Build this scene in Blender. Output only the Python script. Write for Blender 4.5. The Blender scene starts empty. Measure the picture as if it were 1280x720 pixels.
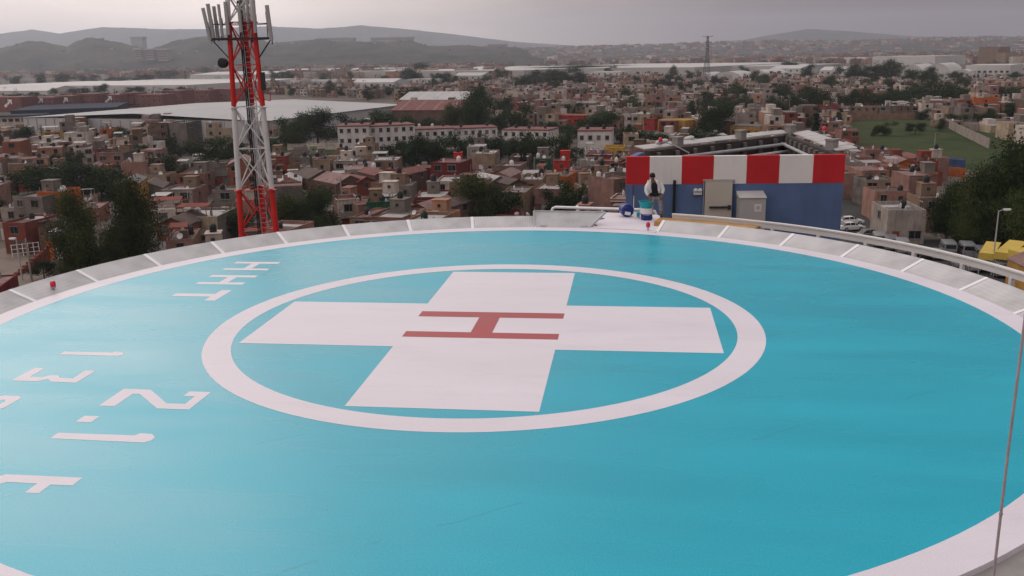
import bpy, math, random
import numpy as np
from mathutils import Vector, Matrix
random.seed(7)
rnd = random.random
uni = random.uniform
PI = math.pi
sc = bpy.context.scene
COL = sc.collection

# ------------------------------------------------------------------ camera
FPX, PITCH, ROLL, CH = 1152.467, 0.2489, -0.0195, 5.1945     # focal length in photo pixels, tilt, roll, height over the pad
cp, sp, cr, sr = math.cos(PITCH), math.sin(PITCH), math.cos(ROLL), math.sin(ROLL)
CF = Vector((0, cp, -sp)); _U = Vector((0, sp, cp)); _R = Vector((1, 0, 0))
CR = cr * _R + sr * _U
CU = -sr * _R + cr * _U
CAMP = Vector((0, 0, CH))
cam_d = bpy.data.cameras.new('camera')
cam_d.sensor_width = 36
cam_d.lens = 36 * FPX / 1280
cam_d.clip_end = 60000
cam_d.clip_start = 0.05
cam = bpy.data.objects.new('camera', cam_d)
COL.objects.link(cam)
mw = Matrix((CR, CU, -CF)).transposed().to_4x4()
mw.translation = CAMP
cam.matrix_world = mw
sc.camera = cam
GZ = -25.0                                                      # street level below the pad


def ray(px, py):
    return CF + CR * ((px - 640) / FPX) - CU * ((py - 360) / FPX)


def G(px, py, z=GZ):
    d = ray(px, py)
    return CAMP + d * ((z - CH) / d.z)


def at_y(px, py, Y):
    d = ray(px, py)
    return CAMP + d * (Y / d.y)


def pix(p):
    d = Vector(p) - CAMP
    f = d.dot(CF)
    if f <= 0.1:
        return (-9999, -9999)
    return (640 + FPX * d.dot(CR) / f, 360 - FPX * d.dot(CU) / f)


# ------------------------------------------------------------------ materials
MATS = {}


def nodes_of(name):
    m = bpy.data.materials.new(name)
    m.use_nodes = True
    nt = m.node_tree
    return m, nt, nt.nodes, nt.links, nt.nodes['Principled BSDF']


def mat(name, rgb, rough=.8, var=.18, scale=.6, spec=.3, streak=0., metal=0., bump=0., bscale=8.):
    """painted / plastered / earthen surface: two octaves of blotches, optional rain streaks"""
    if name in MATS:
        return MATS[name]
    m, nt, N, L, b = nodes_of(name)
    tc = N.new('ShaderNodeTexCoord')
    n1 = N.new('ShaderNodeTexNoise'); n1.inputs['Scale'].default_value = scale; n1.inputs['Detail'].default_value = 6
    n1.inputs['Roughness'].default_value = .65
    L.new(tc.outputs['Object'], n1.inputs['Vector'])
    r = N.new('ShaderNodeValToRGB')
    r.color_ramp.elements[0].position = .3; r.color_ramp.elements[1].position = .72
    c = Vector(rgb)
    r.color_ramp.elements[0].color = (*(c * (1 - var)), 1)
    r.color_ramp.elements[1].color = (*[min(1, x) for x in c * (1 + var)], 1)
    L.new(n1.outputs['Fac'], r.inputs['Fac'])
    out = r.outputs['Color']
    if streak:
        mp = N.new('ShaderNodeMapping'); mp.inputs['Scale'].default_value = (2.2, 2.2, .18)
        L.new(tc.outputs['Object'], mp.inputs['Vector'])
        n2 = N.new('ShaderNodeTexNoise'); n2.inputs['Scale'].default_value = 1.3; n2.inputs['Detail'].default_value = 5
        L.new(mp.outputs['Vector'], n2.inputs['Vector'])
        r2 = N.new('ShaderNodeValToRGB')
        r2.color_ramp.elements[0].position = .5; r2.color_ramp.elements[1].position = .75
        r2.color_ramp.elements[0].color = (0, 0, 0, 1); r2.color_ramp.elements[1].color = (streak,) * 3 + (1,)
        L.new(n2.outputs['Fac'], r2.inputs['Fac'])
        mx = N.new('ShaderNodeMix'); mx.data_type = 'RGBA'
        L.new(r2.outputs['Color'], mx.inputs[0]); L.new(out, mx.inputs[6])
        mx.inputs[7].default_value = (.1, .085, .075, 1)
        out = mx.outputs[2]
    L.new(out, b.inputs['Base Color'])
    b.inputs['Roughness'].default_value = rough
    b.inputs['Specular IOR Level'].default_value = spec
    b.inputs['Metallic'].default_value = metal
    if bump:
        nb = N.new('ShaderNodeTexNoise'); nb.inputs['Scale'].default_value = bscale; nb.inputs['Detail'].default_value = 5
        L.new(tc.outputs['Object'], nb.inputs['Vector'])
        bp = N.new('ShaderNodeBump'); bp.inputs['Strength'].default_value = bump; bp.inputs['Distance'].default_value = .02
        L.new(nb.outputs['Fac'], bp.inputs['Height']); L.new(bp.outputs['Normal'], b.inputs['Normal'])
    MATS[name] = m
    return m


def deck_paint(name, rgb, rgb2, rough, dirt=.25, joints=False, grain=.2):
    """epoxy floor paint rolled on a concrete deck: roller clouds, fine speckle, hairline cracks along the pour joints"""
    m, nt, N, L, b = nodes_of(name)
    tc = N.new('ShaderNodeTexCoord')
    n1 = N.new('ShaderNodeTexNoise'); n1.inputs['Scale'].default_value = .35; n1.inputs['Detail'].default_value = 3
    mp = N.new('ShaderNodeMapping'); mp.inputs['Rotation'].default_value = (0, 0, .35); mp.inputs['Scale'].default_value = (.6, 2.2, 1)
    L.new(tc.outputs['Object'], mp.inputs['Vector']); L.new(mp.outputs['Vector'], n1.inputs['Vector'])
    r = N.new('ShaderNodeValToRGB')
    r.color_ramp.elements[0].position = .35; r.color_ramp.elements[1].position = .7
    r.color_ramp.elements[0].color = (*rgb, 1); r.color_ramp.elements[1].color = (*rgb2, 1)
    L.new(n1.outputs['Fac'], r.inputs['Fac'])
    n2 = N.new('ShaderNodeTexNoise'); n2.inputs['Scale'].default_value = 46; n2.inputs['Detail'].default_value = 3
    L.new(tc.outputs['Object'], n2.inputs['Vector'])
    r2 = N.new('ShaderNodeValToRGB')
    r2.color_ramp.elements[0].position = .3; r2.color_ramp.elements[1].position = .7
    r2.color_ramp.elements[0].color = (*[1 - grain] * 3, 1); r2.color_ramp.elements[1].color = (*[1 + grain * .5] * 3, 1)
    L.new(n2.outputs['Fac'], r2.inputs['Fac'])
    mx = N.new('ShaderNodeMix'); mx.data_type = 'RGBA'; mx.blend_type = 'MULTIPLY'; mx.inputs[0].default_value = 1
    L.new(r.outputs['Color'], mx.inputs[6]); L.new(r2.outputs['Color'], mx.inputs[7])
    out = mx.outputs[2]
    n3 = N.new('ShaderNodeTexNoise'); n3.inputs['Scale'].default_value = 1.1; n3.inputs['Detail'].default_value = 8; n3.inputs['Roughness'].default_value = .7
    L.new(mp.outputs['Vector'], n3.inputs['Vector'])
    r3 = N.new('ShaderNodeValToRGB')
    r3.color_ramp.elements[0].position = .52; r3.color_ramp.elements[1].position = .8
    r3.color_ramp.elements[0].color = (0, 0, 0, 1); r3.color_ramp.elements[1].color = (dirt,) * 3 + (1,)
    L.new(n3.outputs['Fac'], r3.inputs['Fac'])
    m2 = N.new('ShaderNodeMix'); m2.data_type = 'RGBA'
    L.new(r3.outputs['Color'], m2.inputs[0]); L.new(out, m2.inputs[6])
    m2.inputs[7].default_value = (*(Vector(rgb) * .55 + Vector((.09, .085, .08))), 1)
    out = m2.outputs[2]
    if joints:
        # pour joints every 3.4 m, broken up by noise so that only stretches show
        mj = N.new('ShaderNodeMapping'); mj.inputs['Rotation'].default_value = (0, 0, -.62)
        L.new(tc.outputs['Object'], mj.inputs['Vector'])
        nw = N.new('ShaderNodeTexNoise'); nw.inputs['Scale'].default_value = .9
        L.new(tc.outputs['Object'], nw.inputs['Vector'])
        sx = N.new('ShaderNodeSeparateXYZ'); L.new(mj.outputs['Vector'], sx.inputs[0])
        ad = N.new('ShaderNodeMath'); ad.operation = 'MULTIPLY_ADD'
        L.new(nw.outputs['Fac'], ad.inputs[0]); ad.inputs[1].default_value = .25; L.new(sx.outputs['Y'], ad.inputs[2])
        pp = N.new('ShaderNodeMath'); pp.operation = 'PINGPONG'; pp.inputs[1].default_value = 1.7
        L.new(ad.outputs[0], pp.inputs[0])
        lt = N.new('ShaderNodeMath'); lt.operation = 'LESS_THAN'; lt.inputs[1].default_value = .012
        L.new(pp.outputs[0], lt.inputs[0])
        ng = N.new('ShaderNodeTexNoise'); ng.inputs['Scale'].default_value = .55
        L.new(tc.outputs['Object'], ng.inputs['Vector'])
        gt = N.new('ShaderNodeMath'); gt.operation = 'GREATER_THAN'; gt.inputs[1].default_value = .53
        L.new(ng.outputs['Fac'], gt.inputs[0])
        ml = N.new('ShaderNodeMath'); ml.operation = 'MULTIPLY'
        L.new(lt.outputs[0], ml.inputs[0]); L.new(gt.outputs[0], ml.inputs[1])
        m5 = N.new('ShaderNodeMath'); m5.operation = 'MULTIPLY'; m5.inputs[1].default_value = .26
        L.new(ml.outputs[0], m5.inputs[0])
        m3 = N.new('ShaderNodeMix'); m3.data_type = 'RGBA'
        L.new(m5.outputs[0], m3.inputs[0]); L.new(out, m3.inputs[6]); m3.inputs[7].default_value = (.03, .09, .11, 1)
        out = m3.outputs[2]
    L.new(out, b.inputs['Base Color'])
    mr = N.new('ShaderNodeMapRange'); mr.inputs['From Min'].default_value = .3; mr.inputs['From Max'].default_value = .7
    mr.inputs['To Min'].default_value = rough - .07; mr.inputs['To Max'].default_value = rough + .1
    L.new(n1.outputs['Fac'], mr.inputs['Value']); L.new(mr.outputs['Result'], b.inputs['Roughness'])
    b.inputs['Specular IOR Level'].default_value = .4
    bp = N.new('ShaderNodeBump'); bp.inputs['Strength'].default_value = .08; bp.inputs['Distance'].default_value = .01
    L.new(n2.outputs['Fac'], bp.inputs['Height']); L.new(bp.outputs['Normal'], b.inputs['Normal'])
    MATS[name] = m
    return m


def net_mat(name, rgb):
    """perforated sheet: rows of small dark holes between pale ribs"""
    m, nt, N, L, b = nodes_of(name)
    tc = N.new('ShaderNodeTexCoord')
    br = N.new('ShaderNodeTexBrick')
    br.inputs['Scale'].default_value = 1; br.inputs['Brick Width'].default_value = .055; br.inputs['Row Height'].default_value = .11
    br.inputs['Mortar Size'].default_value = .017; br.offset = 0.0
    br.inputs['Color1'].default_value = (*(Vector(rgb) * .8), 1); br.inputs['Color2'].default_value = (*(Vector(rgb) * .86), 1)
    br.inputs['Mortar'].default_value = (*rgb, 1)
    L.new(tc.outputs['Object'], br.inputs['Vector'])
    n = N.new('ShaderNodeTexNoise'); n.inputs['Scale'].default_value = 1.5; n.inputs['Detail'].default_value = 5
    L.new(tc.outputs['Object'], n.inputs['Vector'])
    r = N.new('ShaderNodeValToRGB')
    r.color_ramp.elements[0].position = .3; r.color_ramp.elements[1].position = .7
    r.color_ramp.elements[0].color = (.76, .75, .74, 1); r.color_ramp.elements[1].color = (1.1, 1.1, 1.1, 1)
    L.new(n.outputs['Fac'], r.inputs['Fac'])
    mx = N.new('ShaderNodeMix'); mx.data_type = 'RGBA'; mx.blend_type = 'MULTIPLY'; mx.inputs[0].default_value = 1
    L.new(br.outputs['Color'], mx.inputs[6]); L.new(r.outputs['Color'], mx.inputs[7])
    L.new(mx.outputs[2], b.inputs['Base Color'])
    b.inputs['Roughness'].default_value = .6
    MATS[name] = m
    return m


def leaf_mat(name, a, c):
    m, nt, N, L, b = nodes_of(name)
    tc = N.new('ShaderNodeTexCoord')
    n = N.new('ShaderNodeTexNoise'); n.inputs['Scale'].default_value = 2.5; n.inputs['Detail'].default_value = 4
    L.new(tc.outputs['Object'], n.inputs['Vector'])
    r = N.new('ShaderNodeValToRGB')
    r.color_ramp.elements[0].position = .35; r.color_ramp.elements[1].position = .7
    r.color_ramp.elements[0].color = (*a, 1); r.color_ramp.elements[1].color = (*c, 1)
    L.new(n.outputs['Fac'], r.inputs['Fac'])
    oi = N.new('ShaderNodeObjectInfo')
    hs = N.new('ShaderNodeHueSaturation')
    mr = N.new('ShaderNodeMapRange'); mr.inputs['To Min'].default_value = .7; mr.inputs['To Max'].default_value = 1.25
    L.new(oi.outputs['Random'], mr.inputs['Value']); L.new(mr.outputs['Result'], hs.inputs['Value'])
    L.new(r.outputs['Color'], hs.inputs['Color'])
    L.new(hs.outputs['Color'], b.inputs['Base Color'])
    b.inputs['Roughness'].default_value = .7; b.inputs['Specular IOR Level'].default_value = .05
    MATS[name] = m
    return m


def ground_mat(name, cols, scale):
    m, nt, N, L, b = nodes_of(name)
    tc = N.new('ShaderNodeTexCoord')
    n = N.new('ShaderNodeTexNoise'); n.inputs['Scale'].default_value = scale; n.inputs['Detail'].default_value = 9; n.inputs['Roughness'].default_value = .68
    L.new(tc.outputs['Object'], n.inputs['Vector'])
    r = N.new('ShaderNodeValToRGB')
    els = r.color_ramp.elements
    while len(els) < len(cols):
        els.new(.5)
    for i, c in enumerate(cols):
        els[i].position = .28 + .46 * i / (len(cols) - 1); els[i].color = (*c, 1)
    L.new(n.outputs['Fac'], r.inputs['Fac'])
    L.new(r.outputs['Color'], b.inputs['Base Color'])
    b.inputs['Roughness'].default_value = .95; b.inputs['Specular IOR Level'].default_value = .1
    MATS[name] = m
    return m


def glass_mat():
    m, nt, N, L, b = nodes_of('window_glass')
    oi = N.new('ShaderNodeObjectInfo')
    r = N.new('ShaderNodeValToRGB')
    r.color_ramp.interpolation = 'CONSTANT'
    r.color_ramp.elements[0].color = (.012, .012, .014, 1); r.color_ramp.elements[1].color = (.05, .045, .04, 1)
    r.color_ramp.elements[1].position = .6
    e = r.color_ramp.elements.new(.85); e.color = (.14, .12, .1, 1)
    L.new(oi.outputs['Random'], r.inputs['Fac']); L.new(r.outputs['Color'], b.inputs['Base Color'])
    b.inputs['Roughness'].default_value = .15
    MATS['window_glass'] = m
    return m


# ------------------------------------------------------------------ mesh building
class MB:
    def __init__(s):
        s.v = []; s.f = []; s.m = []; s.smooth = False

    def add(s, vs, fs, mi=0):
        o = len(s.v)
        s.v.extend(tuple(v) for v in vs)
        s.f.extend(tuple(i + o for i in f) for f in fs)
        s.m.extend([mi] * len(fs))
        return s

    def box(s, x0, y0, z0, x1, y1, z1, mi=0, rot=0., c=None):
        vs = [(x0, y0, z0), (x1, y0, z0), (x1, y1, z0), (x0, y1, z0), (x0, y0, z1), (x1, y0, z1), (x1, y1, z1), (x0, y1, z1)]
        if rot:
            cx, cy = c if c else ((x0 + x1) / 2, (y0 + y1) / 2)
            co, si = math.cos(rot), math.sin(rot)
            vs = [(cx + co * (x - cx) - si * (y - cy), cy + si * (x - cx) + co * (y - cy), z) for x, y, z in vs]
        return s.add(vs, [(3, 2, 1, 0), (4, 5, 6, 7), (0, 1, 5, 4), (1, 2, 6, 5), (2, 3, 7, 6), (3, 0, 4, 7)], mi)

    def prism(s, pts, z0, z1, mi=0):
        n = len(pts)
        a = sum(pts[i][0] * pts[(i + 1) % n][1] - pts[(i + 1) % n][0] * pts[i][1] for i in range(n))
        if a < 0:
            pts = pts[::-1]
        vs = [(x, y, z0) for x, y in pts] + [(x, y, z1) for x, y in pts]
        fs = [tuple(range(n - 1, -1, -1)), tuple(range(n, 2 * n))] + [(i, (i + 1) % n, n + (i + 1) % n, n + i) for i in range(n)]
        return s.add(vs, fs, mi)

    def bar(s, a, b, w, h=None, mi=0, up=(0, 0, 1)):
        """square bar from a to b"""
        a = Vector(a); b = Vector(b); h = h or w
        d = (b - a).normalized()
        u = Vector(up)
        if abs(d.dot(u)) > .98:
            u = Vector((0, 1, 0))
        x = d.cross(u).normalized(); y = x.cross(d)
        vs = [p + x * (sx * w / 2) + y * (sy * h / 2) for p in (a, b) for sx, sy in ((-1, -1), (1, -1), (1, 1), (-1, 1))]
        return s.add(vs, [(3, 2, 1, 0), (4, 5, 6, 7), (0, 1, 5, 4), (1, 2, 6, 5), (2, 3, 7, 6), (3, 0, 4, 7)], mi)

    def tube(s, pts, r, n=10, mi=0):
        pts = [Vector(p) for p in pts]
        rs = r if isinstance(r, (list, tuple)) else [r] * len(pts)
        vs = []
        x = None
        for i, p in enumerate(pts):
            d = (pts[min(i + 1, len(pts) - 1)] - pts[max(i - 1, 0)]).normalized()
            if x is None:
                u = Vector((0, 0, 1)) if abs(d.z) < .9 else Vector((0, 1, 0))
                x = d.cross(u).normalized()
            else:
                x = (x - d * x.dot(d)).normalized()
            y = d.cross(x)
            for k in range(n):
                t = 2 * PI * k / n
                vs.append(p + (x * math.cos(t) + y * math.sin(t)) * rs[i])
        fs = []
        for i in range(len(pts) - 1):
            for k in range(n):
                k2 = (k + 1) % n
                fs.append((i * n + k, i * n + k2, (i + 1) * n + k2, (i + 1) * n + k))
        fs.append(tuple(range(n - 1, -1, -1))); fs.append(tuple(range((len(pts) - 1) * n, len(pts) * n)))
        return s.add(vs, fs, mi)

    def lathe(s, prof, n=20, c=(0, 0, 0), mi=0):
        vs = []
        for r, z in prof:
            for k in range(n):
                t = 2 * PI * k / n
                vs.append((c[0] + r * math.cos(t), c[1] + r * math.sin(t), c[2] + z))
        fs = []
        for i in range(len(prof) - 1):
            for k in range(n):
                k2 = (k + 1) % n
                fs.append((i * n + k, i * n + k2, (i + 1) * n + k2, (i + 1) * n + k))
        fs.append(tuple(range(n - 1, -1, -1))); fs.append(tuple(range((len(prof) - 1) * n, len(prof) * n)))
        return s.add(vs, fs, mi)

    def arcband(s, r0, r1, z0, z1, a0, a1, n, mi=0, thick=0., ztop0=None):
        """sheet between two radii (z0 at r0, z1 at r1), optional downward thickness"""
        full = abs(a1 - a0) > 2 * PI - 1e-6
        vs = []
        m = n if full else n + 1
        for k in range(m):
            t = a0 + (a1 - a0) * k / n
            c, q = math.cos(t), math.sin(t)
            vs += [(r0 * c, r0 * q, z0), (r1 * c, r1 * q, z1)]
            if thick:
                vs += [(r0 * c, r0 * q, z0 - thick), (r1 * c, r1 * q, z1 - thick)]
        st = 4 if thick else 2
        fs = []
        for k in range(n):
            a = k * st; b = ((k + 1) % m) * st
            fs.append((a, a + 1, b + 1, b))
            if thick:
                fs += [(a + 2, b + 2, b + 3, a + 3), (a + 1, a + 3, b + 3, b + 1), (a, b, b + 2, a + 2)]
        if thick and not full:
            fs += [(0, 2, 3, 1), (n * st, n * st + 1, n * st + 3, n * st + 2)]
        return s.add(vs, fs, mi)

    def mesh(s, name, mats):
        me = bpy.data.meshes.new(name)
        me.from_pydata(s.v, [], s.f)
        for mm in (mats if isinstance(mats, (list, tuple)) else [mats]):
            me.materials.append(mm)
        if len(set(s.m)) > 1 or (s.m and s.m[0]):
            me.polygons.foreach_set('material_index', s.m)
        if s.smooth:
            me.polygons.foreach_set('use_smooth', [True] * len(s.f))
            try:
                me.set_sharp_from_angle(angle=math.radians(38))
            except Exception:
                pass
        me.update()
        return me

    def build(s, name, mats, parent=None, loc=(0, 0, 0), rz=0., **kw):
        return link(name, s.mesh(name, mats), parent, loc, rz, **kw)


def link(name, data, parent=None, loc=(0, 0, 0), rz=0., label=None, cat=None, group=None, kind=None):
    o = bpy.data.objects.new(name, data)
    COL.objects.link(o)
    o.location = loc
    o.rotation_euler = (0, 0, rz)
    if parent is not None:
        o.parent = parent
    tag(o, label, cat, group, kind)
    return o


def tag(o, label=None, cat=None, group=None, kind=None):
    if label: o['label'] = label
    if cat: o['category'] = cat
    if group: o['group'] = group
    if kind: o['kind'] = kind
    return o


def thing(name, label=None, cat=None, loc=(0, 0, 0), rz=0., group=None):
    return link(name, None, None, loc, rz, label, cat, group)


def copy_tree(o, parent=None):
    c = o.copy()
    COL.objects.link(c)
    if parent is not None:
        c.parent = parent
    for ch in list(o.children):
        copy_tree(ch, c)
    return c


# ---- palette
WHITE = mat('white_paint', (.74, .71, .72), .55, .06, 1.2)
OFFW = mat('weathered_white', (.6, .57, .56), .7, .12, .8, streak=.35)
STEELW = mat('white_steel', (.76, .74, .75), .45, .07, 2.)
RAILP = mat('cream_grey_steel', (.66, .645, .63), .5, .06, 1.4)
RED = mat('signal_red', (.5, .012, .02), .6, .12, 1., streak=.1)
TRED = mat('tower_red', (.52, .018, .014), .5, .12, 1.2)
BLUE = mat('blue_plaster', (.085, .135, .262), .8, .16, .7, streak=.25, bump=.3, bscale=3)
WALLR = mat('red_plaster', (.46, .016, .022), .75, .14, .8, streak=.12, bump=.3, bscale=3)
WALLW = mat('white_plaster', (.68, .645, .62), .75, .08, .8, streak=.12, bump=.3, bscale=3)
CONC = mat('concrete', (.27, .25, .235), .9, .22, .9, streak=.35)
CONCD = mat('dark_concrete', (.11, .1, .092), .9, .3, .8, streak=.4)
CONCB = mat('dark_brown_concrete', (.05, .043, .038), .95, .4, 1., streak=.3)  # darker brown concrete tone for the inner parapets and sunken roof
CAP = mat('sheet_coping', (.42, .4, .39), .6, .15, 1.)
DARK = mat('dark_metal', (.03, .03, .034), .6, .2, 2.)
GALV = mat('galvanised', (.36, .36, .37), .5, .15, 2., metal=.3)
BLACK = mat('black_plastic', (.012, .012, .013), .55, .2, 2.)
OCHRE = mat('ochre_plank', (.42, .23, .075), .7, .2, 1.6, streak=.3)
DOORM = mat('beige_door', (.47, .43, .37), .55, .06, 1.)
GLASS = glass_mat()
TEAL = deck_paint('teal_deck_paint', (.002, .35, .465), (.004, .405, .525), .27, .07, joints=True)
LINE = deck_paint('white_line_paint', (.655, .605, .645), (.705, .655, .695), .5, .34, grain=.07)
HRED = deck_paint('red_letter_paint', (.34, .058, .062), (.39, .072, .076), .5, .2, grain=.1)
NET = net_mat('perforated_sheet', (.5, .485, .485))
PANELG = mat('grey_plate', (.43, .42, .42), .6, .12, 1.3, streak=.2)

# ------------------------------------------------------------------ ground, streets, terrain
GROUND = ground_mat('town_ground', [(.035, .033, .032), (.09, .075, .062), (.14, .115, .095), (.06, .055, .05)], .02)
FIELDM = ground_mat('field_grass', [(.013, .024, .009), (.027, .044, .013), (.05, .058, .02), (.02, .034, .011)], .06)
DIRT = ground_mat('dirt_road', [(.12, .095, .075), (.2, .16, .13), (.16, .13, .105)], .12)
ASPH = ground_mat('asphalt', [(.04, .039, .039), (.055, .053, .052), (.07, .067, .064)], .2)


def sheet(name, pts, m, z, kind='structure'):
    b = MB()
    b.add([(x, y, z) for x, y in pts], [tuple(range(len(pts)))])
    me = b.mesh(name, m)
    if me.polygons[0].normal.z < 0:
        me.flip_normals()
    return link(name, me, kind=kind)


sheet('ground', [(-11500, -700), (11500, -700), (11500, 11500), (-11500, 11500)], GROUND, GZ)
sheet('field', [G(*q)[:2] for q in ((1062, 149), (1172, 148), (1236, 172), (1300, 205), (1240, 214), (1105, 205), (1066, 185))], FIELDM, GZ + .05)
sheet('grass_lot', [G(*q)[:2] for q in ((244, 188), (300, 184), (302, 206), (262, 212), (240, 206))], FIELDM, GZ + .05)
sheet('grass_verge', [G(*q)[:2] for q in ((352, 178), (428, 181), (428, 196), (380, 200), (352, 192))], FIELDM, GZ + .06)
sheet('meadow', [G(*q)[:2] for q in ((1205, 158), (1290, 158), (1330, 200), (1262, 184))], FIELDM, GZ + .06)
sheet('dirt_street', [G(*q)[:2] for q in ((-40, 318), (22, 308), (40, 330), (75, 352), (60, 390), (-60, 400))], DIRT, GZ + .05)
sheet('alley', [G(*q)[:2] for q in ((1052, 232), (1066, 232), (1098, 300), (1150, 345), (1050, 345), (1040, 290))], ASPH, GZ + .05)
sheet('street', [G(*q)[:2] for q in ((1098, 300), (1290, 300), (1400, 420), (1120, 400))], ASPH, GZ + .09)

HILLM = ground_mat('hill_scrub', [(.012, .017, .010), (.028, .032, .02), (.07, .06, .046), (.022, .026, .018)], .009)
HILLQ = ground_mat('quarry_scar', [(.05, .05, .04), (.13, .115, .1), (.22, .2, .185), (.07, .066, .056)], .012)


def ridge(name, prof, D, depth, m, seed, rough=.1, base=GZ - 2):
    """a range whose skyline passes through the given photo points, built as a rounded ridge of real depth"""
    rg = np.random.RandomState(seed)
    xs = [q[0] for q in prof]
    nx, ny = 420, 26
    b = MB()
    ph = rg.rand(8) * 6.28
    for j in range(ny):
        t = j / (ny - 1)
        f = math.sin(PI * min(1, t * 1.02)) ** .8 if t < .5 else math.cos((t - .5) * PI) ** .8
        for i in range(nx):
            px = xs[0] + (xs[-1] - xs[0]) * i / (nx - 1)
            py = np.interp(px, xs, [q[1] for q in prof])
            d = ray(px, py)
            Y = D + (t - .5) * depth
            top = CH + d.z / d.y * D
            h = top - base
            nz = sum(math.sin(px * .021 * fq + t * (5 + 3 * k) * (1 if k % 2 else -1) + ph[k]) / (k + 1) ** .75 for k, fq in enumerate((1, 2, 3.3, 5.1, 8.3, 13, 21, 33)))
            z = base + h * f * (1 + rough * nz * .25) if 0 < j < ny - 1 else base
            b.v.append((d.x / d.y * D * (1 + (t - .5) * depth / D), Y, z))
    for j in range(ny - 1):
        for i in range(nx - 1):
            a = j * nx + i
            b.f.append((a, a + 1, a + nx + 1, a + nx)); b.m.append(0)
    b.smooth = True
    return b.build(name, m, kind='structure')


ridge('mountains', [(-260, 62), (-120, 50), (-30, 47), (40, 37), (75, 42), (130, 34), (200, 36), (270, 36), (330, 33), (400, 36), (450, 32), (500, 35), (560, 42), (640, 52), (760, 60)], 9000, 1400, HILLM, 1, .03)
ridge('mountain', [(880, 60), (960, 44), (1010, 36), (1070, 40), (1150, 46), (1280, 46), (1500, 40)], 8200, 1600, HILLM, 9, .03)
ridge('hills', [(-250, 66), (-60, 62), (0, 60), (30, 53), (55, 54), (84, 60), (92, 54), (115, 48), (150, 53), (185, 60), (215, 52), (250, 46), (300, 44), (320, 47), (336, 55), (372, 52), (400, 51), (420, 53), (450, 51), (515, 51), (535, 57), (620, 58), (650, 60), (664, 68)], 3300, 1200, HILLM, 2, .13)
ridge('hillside', [(640, 62), (700, 60), (790, 57), (880, 55), (960, 52), (1060, 52), (1150, 49), (1280, 47), (1420, 44), (1600, 42)], 5200, 2600, HILLM, 3, .1)
ridge('terrace', [(330, 72), (420, 70), (480, 66), (560, 68), (640, 70), (680, 73)], 2650, 350, HILLM, 5, .15)

# ------------------------------------------------------------------ helipad (deck top at z = 0)
PC = Vector((-0.5349, 17.5328, 0)); PTH = -0.1303
pad = thing('helipad', 'round teal helicopter landing deck with white cross and white rings', 'helipad', PC, PTH)
A0 = -PTH                                                       # world angle a -> pad angle a + A0
b = MB(); b.prism([(10.46 * math.cos(2 * PI * k / 180), 10.46 * math.sin(2 * PI * k / 180)) for k in range(180)], -.34, 0)
b.build('deck', TEAL, pad)
b = MB(); b.arcband(9.995, 10.51, .002, .002, 0, 2 * PI, 180, thick=.35)
b.build('edge_ring', LINE, pad)
b = MB(); b.arcband(4.853, 5.363, .002, .002, 0, 2 * PI, 120)
b.build('touchdown_ring', LINE, pad)
W, LN = 1.5, 4.484
b = MB(); b.add([(x, y, .002) for x, y in ((-W, -LN), (W, -LN), (W, -W), (LN, -W), (LN, W), (W, W), (W, LN), (-W, LN), (-W, W), (-LN, W), (-LN, -W), (-W, -W))], [tuple(range(12))])
b.build('cross_marking', LINE, pad)
b = MB(); b.add([(x, y, .004) for x, y in ((-1.48, .5), (-.21, .5), (-.21, -.54), (-1.48, -.54), (-1.48, -.9), (1.5, -.9), (1.5, -.54), (.21, -.54), (.21, .5), (1.5, .5), (1.5, .89), (-1.48, .89))], [tuple(range(12))])
b.build('letter_marking', HRED, pad, label='red letter H in the middle of the cross')
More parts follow.
